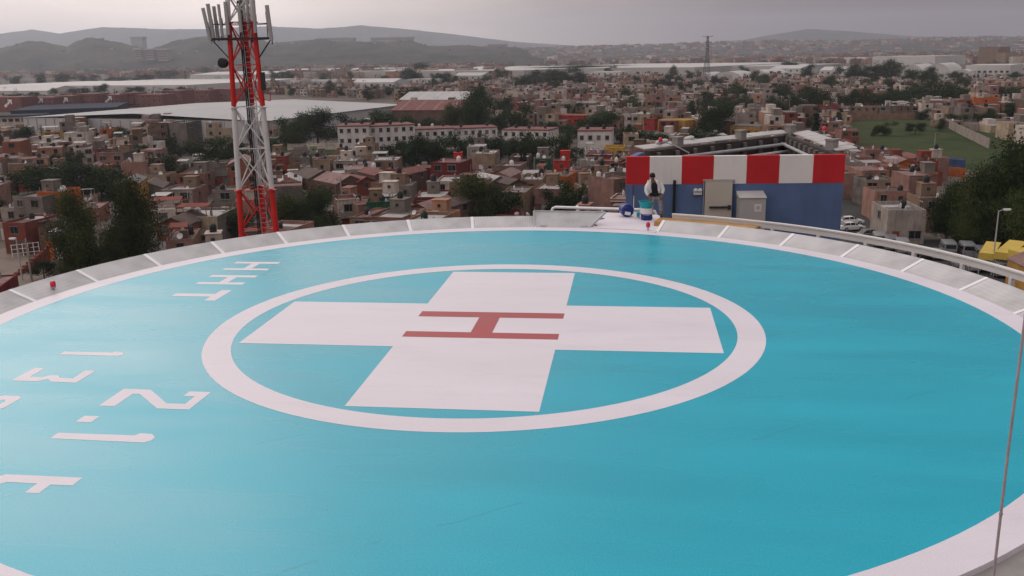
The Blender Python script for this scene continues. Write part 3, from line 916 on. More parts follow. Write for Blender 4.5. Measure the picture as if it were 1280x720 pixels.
# trousers, shirt, jacket, shoes, hair are worn over the body
skin('trousers', [(-.03, 0, .86), (-.02, 0, .8), (.08, .01, .75), (.17, -.04, .43), (.2, .035, .12), (-.11, .0, .75), (-.16, -.1, .43), (-.13, .09, .12)],
     [(0, 1), (1, 2), (2, 3), (3, 4), (1, 5), (5, 6), (6, 7)], [.14, .14, .1, .078, .065, .1, .078, .065], CAMO, man, 1, 1)
skin('shirt', [(-.03, -.01, .84), (-.07, -.05, .98), (-.12, -.1, 1.15), (-.155, -.15, 1.28)], [(0, 1), (1, 2), (2, 3)], [(.16, .16), (.165, .165), (.17, .165), (.085, .085)], SHIRT, man, 1, 1)
for s_, pts_ in ((1, [(.06, -.06, .86), (.06, -.08, 1.02), (.02, -.11, 1.2), (-.06, -.13, 1.3)]), (-1, [(-.2, -.06, .88), (-.24, -.09, 1.03), (-.26, -.12, 1.19), (-.24, -.15, 1.29)])):
    skin('jacket_front', pts_, [(0, 1), (1, 2), (2, 3)], [(.085, .13), (.095, .14), (.095, .13), (.05, .07)], JACK, man, 1, 1)
skin('jacket_back', [(-.05, .06, .86), (-.08, .02, 1.02), (-.13, -.03, 1.2), (-.16, -.09, 1.31)], [(0, 1), (1, 2), (2, 3)], [(.19, .1), (.2, .11), (.19, .11), (.09, .07)], JACK, man, 1, 1)
skin('sleeve', [(.02, -.11, 1.24), (.09, -.1, 1.22), (.21, -.14, .98), (.13, -.26, .84)], [(0, 1), (1, 2), (2, 3)], [.08, .085, .068, .05], JACK, man, 1, 1)
skin('sleeve', [(-.26, -.1, 1.23), (-.31, -.09, 1.19), (-.37, -.12, .95), (-.32, -.25, .80)], [(0, 1), (1, 2), (2, 3)], [.08, .085, .068, .05], JACK, man, 1, 1)
skin('shoe', [(.2, .06, .045), (.2, -.04, .045), (.2, -.15, .035)], [(0, 1), (1, 2)], [.05, .052, .042], SHOE, man, 1, 1)
skin('shoe', [(-.13, .12, .045), (-.14, .02, .045), (-.15, -.09, .035)], [(0, 1), (1, 2)], [.05, .052, .042], SHOE, man, 1, 1)
b = MB(); b.lathe([(.001, .105), (.05, .098), (.085, .07), (.102, .02), (.1, -.03), (.085, -.06), (.06, -.07)], 18); b.smooth = True
o = b.build('hair', HAIR, man, (-.2, -.235, 1.47)); o.rotation_euler = (.55, 0, .1); o.scale = (.9, .9, .88)
for s_ in (-1, 1):
    b = MB(); b.lathe([(.004, -.012), (.012, -.006), (.012, .006), (.004, .012)], 8); b.build('eye', HAIR, man, (-.2 + s_ * .034, -.345, 1.43))
    b = MB(); b.lathe([(.004, -.03), (.014, -.02), (.014, .02), (.004, .03)], 8); b.build('ear', SKIN, man, (-.2 + s_ * .088, -.24, 1.43))
b = MB(); b.add([(-.2, -.335, 1.43), (-.22, -.335, 1.38), (-.18, -.335, 1.38), (-.2, -.37, 1.385)], [(0, 1, 3), (0, 3, 2), (1, 2, 3)]); b.build('nose', SKIN, man)
b = MB(); b.box(-.03, -.004, -.006, .03, .004, .006); b.build('mouth', mat('lips', (.1, .03, .028), .5), man, (-.2, -.332, 1.355))

# ------------------------------------------------------------------ vertical cable near the camera
c = at_y(1260, 570, 5.6)
b = MB()
b.tube([(0, 0, -2.6), (.004, 0, -1.2), (-.003, 0, 0), (.003, 0, 1.5), (0, 0, 4)], .0095, 8)
CBL = mat('cable_sheath', (.36, .30, .31), .6, .25, 6.)
lc = thing('lightning_cable', 'thin purplish grey cable running straight down past the near white rim', 'cable', (c.x, c.y, c.z))
b.build('conductor', CBL, lc)
for z in (-.42,):
    b = MB(); b.lathe([(.0096, -.008), (.0125, -.006), (.0125, .006), (.0096, .008)], 8, (0, 0, z)); b.build('clip', CBL, lc)

# ------------------------------------------------------------------ lattice telecom tower
tw = thing('lattice_tower', 'red and white lattice telecom mast carrying panel antennas', 'telecom tower', (-17.7, 64.4, GZ), .05)
TWW = mat('tower_white', (.6, .58, .58), .5, .1, 1.4)


def hw(z):      # leg spread: half the width of the front face at height z over the pad
    return (2.42 - (z + 6.6) * .056) / 2


def legp(i, z):
    w = hw(z)
    return Vector(((-w, w, -.1)[i], (-.58 * w, -.58 * w, 1.16 * w)[i], z - GZ))


ZBAND = [-26, -14.9, -9.2, -3.6, 2.05, 7.6, 11.2]                # band limits
bm_ = [TRED, TWW, TRED, TWW, TRED, TWW]
for s_ in range(6):
    z0, z1 = max(ZBAND[s_], GZ), ZBAND[s_ + 1]
    m = bm_[s_]
    for i in range(3):
        r_ = .235 - .085 * (z0 + 25) / 36
        b = MB(); b.tube([legp(i, z0 + .03), legp(i, z1 - .03)], r_, 10); b.smooth = True
        b.lathe([(r_ * 1.7, -.06), (r_ * 1.7, 0)], 10, legp(i, z1 - .03))
        b.build('leg', m, tw)
    b = MB()
    nb = max(2, round((z1 - z0) / 2.7))
    for k in range(nb):
        a_, c_ = z0 + (z1 - z0) * k / nb, z0 + (z1 - z0) * (k + 1) / nb
        for i, j in ((0, 1), (1, 2), (2, 0)):
            b.bar(legp(i, a_), legp(j, c_), .085, .085)
            b.bar(legp(j, a_), legp(i, c_), .06, .06)
            b.bar(legp(i, c_ - .02), legp(j, c_ - .02), .055, .055)
    b.build('bracing', m, tw)
b = MB()
for x in (-.22, .22):
    b.bar((x + .42, .1, 0), (x + .12, .05, 35), .05, .05)
for k in range(100):
    z = .3 + k * .345
    x = .42 - .3 * z / 35
    b.bar((x - .22, .1 - .05 * z / 35, z), (x + .22, .1 - .05 * z / 35, z), .035, .035)
b.build('ladder', GALV, tw)
b = MB()
for x in (-.2, -.08, .04):
    b.tube([(x, .25, .2), (x - .1, .25, 34)], .05, 6)
b.build('cable_run', BLACK, tw)
zp = 6.5 - GZ
b = MB()
ring = [Vector((-1.95, -.9, zp)), Vector((2.0, -.9, zp)), Vector((1.5, .4, zp)), Vector((.1, 2.2, zp)), Vector((-1.6, .5, zp))]
for i in range(5):
    b.bar(ring[i], ring[(i + 1) % 5], .1, .14)
    b.bar(ring[i] + Vector((0, 0, .95)), ring[(i + 1) % 5] + Vector((0, 0, .95)), .05, .05)
    b.bar(ring[i], ring[i] + Vector((0, 0, .95)), .05, .05)
for i, q in ((0, 0), (1, 1), (3, 2)):
    b.bar(ring[i], legp(q, 5.1), .07, .07)
    b.bar(ring[i], legp(q, 6.5), .07, .07)
b.build('platform', DARK, tw)
ANT = mat('antenna_radome', (.36, .35, .345), .5, .08, 2.)
for i, (x, y, z, h, w, tl) in enumerate([(-2.02, -.95, 6.45, 2.05, .26, -.13), (-1.82, -.85, 6.6, 2.15, .28, -.07), (-1.62, -.5, 6.6, 2.0, .26, -.03), (-1.2, -.95, 6.7, 2.0, .2, -.03), (-.8, -.95, 6.75, 2.1, .28, 0), (.05, -.95, 6.9, 1.7, .24, 0), (.45, -.4, 7.0, 2.0, .22, .02), (.98, -.95, 6.85, 2.1, .26, .02), (1.98, -.9, 6.35, 2.25, .3, -.05), (1.8, -.6, 6.9, 1.3, .2, -.04), (0, 2.3, 6.7, 2.0, .28, 0)]):
    w *= .82
    b = MB(); b.prism([(-w / 2, -.06), (-w / 2 + .04, -.11), (w / 2 - .04, -.11), (w / 2, -.06), (w / 2, .06), (-w / 2, .06)], 0, h)
    o = b.build('antenna_panel', ANT, tw, (x, y, z - GZ)); o.rotation_euler = (.03, tl, 0)
    b = MB(); b.tube([(0, .16, -.25), (0, .16, h * .9)], .04, 8); b.box(-.03, .06, .3, .03, .16, .42); b.box(-.03, .06, h - .6, .03, .16, h - .48); b.box(-.1, .06, h * .3, .1, .2, h * .55)
    b.build('mount', DARK if i % 3 else GALV, o)
b = MB(); b.lathe([(.3, -.18), (.33, -.1), (.33, .15), (.25, .18), (.02, .2)], 18); b.smooth = True
o = b.build('dish', BLACK, tw, (-1.42, -.55, 4.95 - GZ)); o.rotation_euler = (PI / 2, 0, -.3)
b = MB(); b.bar((-.9, -.5, 4.95 - GZ), (-1.35, -.5, 4.95 - GZ), .06, .06); b.build('dish_arm', DARK, tw)
b = MB(); b.box(1.0, -.7, 3.1 - GZ, 1.28, -.45, 4.3 - GZ); b.box(1.03, -.73, 3.3 - GZ, 1.25, -.7, 4.1 - GZ); b.build('radio_box', DARK, tw)
b = MB(); b.bar((.6, -.5, 2.6 - GZ), (1.5, -.5, 2.4 - GZ), .06, .06); b.bar((1.5, -.5, 2.4 - GZ), (1.55, -.5, 3.0 - GZ), .05, .05); b.build('arm', TRED, tw)

# ------------------------------------------------------------------ the town
LAB = []            # (object, what it looks like, photo position) - labels are finished once everything stands


def later(o, base, pos, group=None, cat=None):
    LAB.append((o, base, pix(pos)))
    tag(o, None, cat, group)
    return o


WALLC = {
    'beige': (.30, .235, .18), 'cream': (.42, .36, .27), 'pink': (.34, .2, .17), 'peach': (.40, .23, .16), 'brown': (.15, .10, .08),
    'grey': (.20, .185, .175), 'pale grey': (.33, .305, .29), 'terracotta': (.26, .095, .06), 'white': (.55, .51, .48), 'orange': (.46, .13, .035),
    'maroon': (.16, .025, .028), 'dusty rose': (.27, .16, .145), 'ochre': (.42, .25, .06), 'brick red': (.22, .06, .045), 'bright red': (.48, .035, .025),
    'dark green': (.018, .10, .055), 'pale green': (.24, .3, .2), 'tan': (.24, .17, .125), 'yellow': (.55, .34, .03), 'blue': (.05, .1, .25),
}
WM = {k: mat('wall_' + k.replace(' ', '_'), tuple(c * (.84, .77, .71)[i_] for i_, c in enumerate(v)), .9, .3, .5, streak=.6, bump=.3, bscale=2, spec=.15) for k, v in WALLC.items()}
RM = [mat('roof_grey', (.14, .128, .12), .9, .4, .6), mat('roof_brown', (.09, .065, .055), .9, .4, .6), mat('roof_red_coat', (.16, .06, .052), .85, .35, .6),
      mat('roof_rose_coat', (.2, .12, .11), .85, .35, .6), mat('roof_pale', (.34, .315, .3), .85, .3, .6)]
TIN = mat('tin_sheet', (.27, .255, .245), .55, .2, .6)
FRAME = mat('window_frame', (.12, .1, .09), .6, .2, 2.)
FRAMEW = mat('pale_frame', (.22, .2, .185), .6, .1, 2.)
DOORS = [mat('door_brown', (.09, .045, .03), .6), mat('door_black', (.02, .02, .022), .5), mat('door_white', (.45, .43, .41), .6), mat('door_red', (.25, .03, .03), .6)]


def block_mat():
    m, nt, N, L, b = nodes_of('bare_block')
    tc = N.new('ShaderNodeTexCoord')
    mp = N.new('ShaderNodeMapping'); mp.inputs['Rotation'].default_value = (PI / 2, 0, PI / 2)
    L.new(tc.outputs['Object'], mp.inputs['Vector'])
    br = N.new('ShaderNodeTexBrick'); br.inputs['Scale'].default_value = 1; br.inputs['Brick Width'].default_value = .4; br.inputs['Row Height'].default_value = .2
    br.inputs['Mortar Size'].default_value = .018
    br.inputs['Color1'].default_value = (.125, .11, .1, 1); br.inputs['Color2'].default_value = (.17, .152, .14, 1); br.inputs['Mortar'].default_value = (.1, .092, .086, 1)
    L.new(mp.outputs['Vector'], br.inputs['Vector'])
    n = N.new('ShaderNodeTexNoise'); n.inputs['Scale'].default_value = .5; n.inputs['Detail'].default_value = 6
    L.new(tc.outputs['Object'], n.inputs['Vector'])
    r = N.new('ShaderNodeValToRGB'); r.color_ramp.elements[0].position = .3; r.color_ramp.elements[1].position = .7
    r.color_ramp.elements[0].color = (.6, .57, .55, 1); r.color_ramp.elements[1].color = (1.2, 1.15, 1.1, 1)
    L.new(n.outputs['Fac'], r.inputs['Fac'])
    mx = N.new('ShaderNodeMix'); mx.data_type = 'RGBA'; mx.blend_type = 'MULTIPLY'; mx.inputs[0].default_value = 1
    L.new(br.outputs['Color'], mx.inputs[6]); L.new(r.outputs['Color'], mx.inputs[7])
    L.new(mx.outputs[2], b.inputs['Base Color']); b.inputs['Roughness'].default_value = .95; b.inputs['Specular IOR Level'].default_value = .1
    return m


BLOCKM = block_mat()
CLOTH = [mat('cloth_white', (.5, .48, .47), .9), mat('cloth_blue', (.05, .07, .14), .9), mat('cloth_red', (.2, .04, .045), .9), mat('cloth_pink', (.26, .15, .16), .9)]


def win_mesh(w, h, fm, sill=True):
    b = MB(); t = .07
    b.box(-w / 2, -.05, 0, -w / 2 + t, .02, h); b.box(w / 2 - t, -.05, 0, w / 2, .02, h)
    b.box(-w / 2 + t, -.05, 0, w / 2 - t, .02, t); b.box(-w / 2 + t, -.05, h - t, w / 2 - t, .02, h)
    b.box(-.025, -.04, t, .025, .02, h - t)
    b.add([(-w / 2 + t, -.012, t), (w / 2 - t, -.012, t), (w / 2 - t, -.012, h - t), (-w / 2 + t, -.012, h - t)], [(0, 1, 2, 3)], 1)
    if sill:
        b.box(-w / 2 - .08, -.12, -.09, w / 2 + .08, .02, -.003)
        b.box(-w / 2 - .1, -.2, h + .004, w / 2 + .1, .02, h + .09)
    return b.mesh('window', [fm, GLASS])


WIN = [win_mesh(1.1, 1.15, FRAME), win_mesh(1.5, 1.2, FRAME), win_mesh(.8, .9, FRAME), win_mesh(1.9, 1.3, FRAMEW), win_mesh(1.2, 1.2, FRAMEW), win_mesh(.6, .6, FRAME, False)]


def door_mesh(w, h, m):
    b = MB()
    b.box(-w / 2 - .06, -.05, 0, -w / 2, .02, h + .06, 1); b.box(w / 2, -.05, 0, w / 2 + .06, .02, h + .06, 1); b.box(-w / 2, -.05, h, w / 2, .02, h + .06, 1)
    b.box(-w / 2, -.03, .01, w / 2, .01, h - .003)
    for k in range(int(w / .45)):
        x = -w / 2 + .2 + k * .45
        b.box(x, -.045, .25, x + .12, -.031, h - .2)
    return b.mesh('door', [m, FRAME])


DMS = [door_mesh(.95, 2.1, m) for m in DOORS] + [door_mesh(2.6, 2.2, m) for m in DOORS]
bt = MB(); bt.lathe([(.5, 0), (.52, .05), (.5, .3), (.54, .34), (.5, .38), (.5, .62), (.54, .66), (.5, .7), (.48, .95), (.3, 1.15), (.2, 1.18), (.2, 1.25), (.02, 1.27)], 14); bt.smooth = True
TANKB = bt.mesh('water_tank', BLACK)
TANKP = bt.mesh('water_tank', mat('pale_plastic', (.55, .52, .5), .6, .1, 2.))
bd = MB(); bd.lathe([(.02, 0), (.2, .03), (.42, .16), (.45, .18), (.4, .16), (.18, .06), (.02, .04)], 12); bd.tube([(0, 0, .02), (0, -.1, -.35)], .03, 6)
DISH = bd.mesh('satellite_dish', mat('dish_white', (.6, .58, .57), .5, .06, 2.))
HOUSES, TANKS = [], []


def place_on(data, name, parent, x, y, z, rz):
    return link(name, data, parent, (x, y, z), rz)


def house(x, y, rz, w, d, kind, colour, roof=0, extra='', nst=2, rs=None, label=None, tank=None, windows=True):
    """a self-built town house: front along local x at y = -d/2"""
    R_ = rs or random
    h1 = 2.45
    h = h1 * nst
    words_ = {1: 'one-storey', 2: 'two-storey', 3: 'three-storey', 4: 'four-storey'}[nst]
    t = link('house', None, None, (x, y, GZ), rz)
    m = WM[colour]
    b = MB()
    setb = 0
    if kind == 'terrace' and nst > 1:
        setb = d * .38

    def shell(x0, y0, x1, y1, z0, z1, par=.45, floor=True):
        tk = .16
        b.add([(x0, y0, z0), (x1, y0, z0), (x1, y1, z0), (x0, y1, z0), (x0, y0, z1), (x1, y0, z1), (x1, y1, z1), (x0, y1, z1),
               (x0 + tk, y0 + tk, z1), (x1 - tk, y0 + tk, z1), (x1 - tk, y1 - tk, z1), (x0 + tk, y1 - tk, z1),
               (x0 + tk, y0 + tk, z1 - par), (x1 - tk, y0 + tk, z1 - par), (x1 - tk, y1 - tk, z1 - par), (x0 + tk, y1 - tk, z1 - par)],
              [(0, 1, 5, 4), (4, 5, 9, 8), (5, 6, 10, 9), (6, 7, 11, 10), (7, 4, 8, 11)])
        o = len(b.v) - 16
        for q in ((1, 2, 6, 5), (2, 3, 7, 6), (3, 0, 4, 7), (8, 9, 13, 12), (9, 10, 14, 13), (10, 11, 15, 14), (11, 8, 12, 15)):
            b.f.append(tuple(i + o for i in q)); b.m.append(1)

    roofs = MB()
    W_, D_ = w / 2, d / 2
    if kind == 'gable':
        e = h - .2; g = min(1.5, w * .22)
        b.add([(-W_, -D_, 0), (W_, -D_, 0), (W_, D_, 0), (-W_, D_, 0), (-W_, -D_, e), (W_, -D_, e), (W_, D_, e), (-W_, D_, e), (0, -D_, e + g), (0, D_, e + g)],
              [(0, 1, 5, 8, 4), (1, 2, 6, 5), (2, 3, 7, 9, 6), (3, 0, 4, 7)])
        o_, th = .3, .14
        for s_ in (-1, 1):
            xa, za = s_ * (W_ + .12), e - .12 * g / W_
            vs = [(xa, -D_ - o_, za + .03), (0, -D_ - o_, e + g + .03), (0, D_ + .1, e + g + .03), (xa, D_ + .1, za + .03)]
            vs += [(p[0], p[1], p[2] + th) for p in vs]
            roofs.add(vs, [(0, 1, 2, 3), (4, 7, 6, 5), (0, 4, 5, 1), (1, 5, 6, 2), (2, 6, 7, 3), (3, 7, 4, 0)][::1])
        top = e
    elif setb:
        zs = h1 * (nst - 1)
        shell(-W_, -D_, W_, D_, 0, zs + .75, .72)
        b2 = -D_ + setb
        shell(-W_ + .004, b2, W_ - .004, D_ - .004, zs + .76, h + .35, .35)
        b.box(-W_ + .02, b2 + .01, zs, W_ - .02, b2 + .16, zs + .8)
        roofs.add([(-W_ + .16, -D_ + .16, zs + .05), (W_ - .16, -D_ + .16, zs + .05), (W_ - .16, b2, zs + .05), (-W_ + .16, b2, zs + .05)], [(0, 1, 2, 3)])
        roofs.add([(-W_ + .16, b2 + .16, h), (W_ - .16, b2 + .16, h), (W_ - .16, D_ - .16, h), (-W_ + .16, D_ - .16, h)], [(0, 1, 2, 3)])
        top = h
    else:
        pr = R_.choice([.2, .35, .6])
        shell(-W_, -D_, W_, D_, 0, h + pr, pr)
        roofs.add([(-W_ + .16, -D_ + .16, h), (W_ - .16, -D_ + .16, h), (W_ - .16, D_ - .16, h), (-W_ + .16, D_ - .16, h)], [(0, 1, 2, 3)])
        if R_.random() < .4:
            for k in range(1, nst):
                b.box(-W_ - .03, -D_ - .28, k * h1 - .1, W_ + .03, -D_ - .003, k * h1 + .06)
        if R_.random() < .4:
            b.box(-W_ - .04, -D_ - .1, h + pr + .003, W_ + .04, -D_ + .2, h + pr + .12)
        top = h
    side = R_.choice([m, m, m, BLOCKM, WM['tan'], WM['dusty rose']])
    b.build('wall', [m, side], t)
    roofs.build('roof', RM[roof], t)
    # openings
    n = max(1, int(w / 2.6))
    if windows:
        for k in range(nst):
            yy = -D_ + (setb if (setb and k == nst - 1) else 0)
            for i in range(n):
                xx = -W_ + w * (i + .5) / n + R_.uniform(-.15, .15)
                if k == 0 and i == 0:
                    place_on(R_.choice(DMS), 'door', t, max(-W_ + 1.4, min(W_ - 1.4, xx)), yy - .005, .02, 0)
                elif R_.random() < .88:
                    place_on(R_.choice(WIN[:5]), 'window', t, xx, yy - .005, k * h1 + .95, 0)
            for sx in (-1, 1):
                for i in range(max(1, int(d / 5))):
                    if R_.random() < .4:
                        place_on(R_.choice(WIN), 'window', t, sx * (W_ + .005), -D_ + d * (i + .5) / max(1, int(d / 5)), k * h1 + 1.0, -PI / 2 * -sx)
    feat = ''
    if kind == 'gable':
        feat = 'gabled '
    else:
        r_ = R_.random()
        if r_ < .38 or 'room' in extra:
            rw, rd = R_.uniform(1.9, 2.8), R_.uniform(2, 3)
            rx = R_.uniform(-W_ + rw / 2 + .2, W_ - rw / 2 - .2) if w > rw + .5 else 0
            ry = D_ - rd / 2 - .3
            b = MB(); b.box(rx - rw / 2, ry - rd / 2, top + .01, rx + rw / 2, ry + rd / 2, top + 2.15); b.box(rx - rw / 2 - .12, ry - rd / 2 - .12, top + 2.153, rx + rw / 2 + .12, ry + rd / 2 + .12, top + 2.27)
            q = b.build('roof_room', WM[R_.choice([colour, colour, 'grey', 'white', 'tan'])], t)
            place_on(WIN[5], 'window', q, rx, ry - rd / 2 - .005, top + 1.0, 0)
            feat = ' with a roof room'
            zt = top + 2.27
            txy = (rx, ry, zt) if R_.random() < .6 else (R_.uniform(-W_ + .8, W_ - .8), R_.uniform(0, D_ - .8), top)
        else:
            txy = (R_.uniform(-W_ + .8, W_ - .8), R_.uniform(-D_ * .2, D_ - .8), top)
            if r_ > .88 or 'awning' in extra:
                b = MB()
                ax0, ax1 = -W_ + .3, -W_ + .3 + w * R_.uniform(.45, .8)
                ay0, ay1 = -D_ + setb + .4, -D_ + setb + 3.2
                zt = top + 2.1
                b.add([(ax0, ay0, zt - .25), (ax1, ay0, zt - .25), (ax1, ay1, zt), (ax0, ay1, zt), (ax0, ay0, zt - .21), (ax1, ay0, zt - .21), (ax1, ay1, zt + .04), (ax0, ay1, zt + .04)],
                      [(0, 3, 2, 1), (4, 5, 6, 7), (0, 1, 5, 4), (1, 2, 6, 5), (2, 3, 7, 6), (3, 0, 4, 7)])
                for px_, py_, zz in ((ax0 + .1, ay0 + .1, zt - .26), (ax1 - .1, ay0 + .1, zt - .26), (ax0 + .1, ay1 - .1, zt - .03), (ax1 - .1, ay1 - .1, zt - .03)):
                    b.box(px_ - .05, py_ - .05, top, px_ + .05, py_ + .05, zz)
                b.build('awning', TIN if R_.random() < .85 else WM['brick red'], t)
                feat = ' with a roof awning'
        # roof clutter: starter bars, gas cylinders, washing lines, a skylight hump
        y_lo = -D_ + setb + .5
        if R_.random() < .3:
            for sx in (-1, 1):
                b = MB(); x_ = sx * (W_ - .25)
                b.box(x_ - .1, y_lo - .1, top, x_ + .1, y_lo + .1, top + .5); b.bar((x_, y_lo, top + .5), (x_ + R_.uniform(-.08, .08), y_lo, top + R_.uniform(1.1, 1.6)), .06, .06)
                b.build('column_stub', CONC, t)
        for _ in range(R_.choice([0, 1, 1, 2])):
            x_, y_ = R_.uniform(-W_ + .5, W_ - .5), R_.uniform(y_lo, D_ - .6)
            b = MB(); b.lathe([(.1, 0), (.19, .08), (.2, .7), (.12, .9), (.05, .95), (.05, 1.05), (.01, 1.06)], 10); b.smooth = True
            b.build('gas_cylinder', R_.choice([CLOTH[0], GALV, WM['pale grey']]), t, (x_, y_, top))
        if R_.random() < .45:
            x_ = R_.uniform(-W_ + .9, W_ - .9); y_ = R_.uniform(y_lo + .3, D_ - .9) if D_ - .9 > y_lo + .3 else 0
            b = MB(); b.box(x_ - .6, y_ - .5, top, x_ + .6, y_ + .5, top + R_.uniform(.5, 1.1)); b.build('laundry_basin', R_.choice([WM['grey'], WM['pale grey'], BLOCKM]), t)
        if R_.random() < .14 and w > 4.8:
            y_ = y_lo + R_.uniform(.2, 1.2)
            b = MB(); b.bar((-W_ + .4, y_, top), (-W_ + .4, y_, top + 1.9), .05, .05); b.bar((W_ - .4, y_, top), (W_ - .4, y_, top + 1.9), .05, .05); b.bar((-W_ + .4, y_, top + 1.85), (W_ - .4, y_, top + 1.85), .015, .015)
            ln_ = b.build('washing_line', GALV, t)
            x_ = -W_ + .8
            while x_ < W_ - 1.3:
                cw, ch = R_.uniform(.4, .9), R_.uniform(.5, 1.2)
                if R_.random() < .7:
                    b = MB(); b.box(x_, y_ - .015, top + 1.83 - ch, x_ + cw, y_ + .015, top + 1.84)
                    b.build('cloth', R_.choice(CLOTH), ln_)
                x_ += cw + .15
        if R_.random() < .55:
            b = MB(); k_ = R_.uniform(-W_ + .8, W_ - .8)
            b.box(-W_ + .17, R_.uniform(0, D_ * .6), top + .003, W_ - .17, R_.uniform(0, D_ * .6) + .15 + D_ * .6, top + .04)
            b.build('roof_patch', R_.choice(RM), t)
        if nst > 1 and not setb and R_.random() < .3:
            b = MB(); x0_, x1_ = -W_ * .7, W_ * R_.uniform(0, .7)
            b.box(x0_, -D_ - .95, h1 - .12, x1_, -D_ - .012, h1); b.box(x0_, -D_ - .95, h1 + .004, x1_, -D_ - .85, h1 + .85)
            b.box(x0_, -D_ - .84, h1 + .004, x0_ + .08, -D_ - .012, h1 + .85); b.box(x1_ - .08, -D_ - .84, h1 + .004, x1_, -D_ - .012, h1 + .85)
            b.build('balcony', R_.choice([m, WM['white'], WM['pale grey']]), t)
        if R_.random() < .4:
            o = place_on(DISH, 'satellite_dish', t, R_.uniform(-W_ + .5, W_ - .5), -D_ + setb + .5, top + .55, R_.uniform(-.6, .6)); o.rotation_euler[0] = 1.1
        tk = tank if tank is not None else R_.random() < .75
        if tk:
            co, si = math.cos(rz), math.sin(rz)
            TANKS.append((x + co * txy[0] - si * txy[1], y + si * txy[0] + co * txy[1], GZ + txy[2] + .01, R_.random() < .87))
    base = label or (colour + ' ' + words_ + ' ' + ('gabled house' if kind == 'gable' else 'house' + feat))
    later(t, base, (x, y, GZ + h * .6), 'houses of the town', 'house')
    HOUSES.append((x, y, max(w, d) * .6))
    return t


KEEP = []           # (u0, u1, lowest line to keep open, distance): what must stay in sight


def blocks(x, y, w, ztop):
    u, v = pix((x, y, ztop))
    D = math.hypot(x, y); hw_ = w / 2 / D * FPX
    for (u0, u1, vl, dk) in KEEP:
        if D < dk - 2 and u + hw_ > u0 and u - hw_ < u1 and v < vl:
            return True
    return False


# ---- reserved ground: polygons in plan that the rows of houses leave free
RES = []            # circles (x, y, r)
POLY = []


def reserve_px(pts):
    POLY.append([tuple(G(*q)[:2]) for q in pts])


def inside(p, poly):
    x, y = p; c = False
    for i in range(len(poly)):
        (x0, y0), (x1, y1) = poly[i], poly[i - 1]
        if (y0 > y) != (y1 > y) and x < (x1 - x0) * (y - y0) / (y1 - y0) + x0:
            c = not c
    return c


reserve_px([(1058, 146), (1175, 146), (1245, 168), (1330, 200), (1330, 216), (1105, 222), (1060, 186)])
reserve_px([(40, 169), (340, 173), (510, 162), (500, 126), (290, 116), (-60, 140)])
reserve_px([(236, 170), (306, 170), (310, 208), (262, 214), (236, 208)])
reserve_px([(345, 160), (430, 160), (428, 198), (375, 202), (345, 196)])
reserve_px([(1052, 232), (1066, 232), (1098, 300), (1290, 300), (1290, 420), (1040, 400), (1040, 290)])
reserve_px([(-60, 316), (24, 304), (44, 326), (80, 350), (60, 400), (-60, 400)])
reserve_px([(418, 166), (780, 166), (780, 202), (560, 202), (535, 200), (500, 207), (418, 205)])
reserve_px([(1160, 225), (1340, 190), (1340, 300), (1180, 300)])
reserve_px([(106, 280), (170, 280), (170, 354), (106, 354)])
reserve_px([(500, 168), (660, 168), (740, 172), (740, 158), (500, 158)])


def free(x, y, r):
    for (a, b_, c) in RES:
        if (a - x) ** 2 + (b_ - y) ** 2 < (c + r) ** 2:
            return False
    for (a, b_, c) in HOUSES:
        if (a - x) ** 2 + (b_ - y) ** 2 < (c + r) ** 2 * .62:
            return False
    return not any(inside((x, y), q) for q in POLY)


# skyline of the pad's outer edge in the photo: what stands below it is hidden
EDGE = sorted((pix(PC + Vector((11.16 * math.cos(a), 11.16 * math.sin(a), .24))) for a in np.linspace(-.3, 3.3, 120)))
EX, EY = [e[0] for e in EDGE], [e[1] for e in EDGE]


def hidden(x, y, ztop):
    u, v = pix((x, y, ztop))
    if u < -25 or u > 1305 or v > 720:
        return True
    if v > np.interp(u, EX, EY) + 2:
        return True
    if 795 < u < 1045 and v > 200:
        return True
    return False


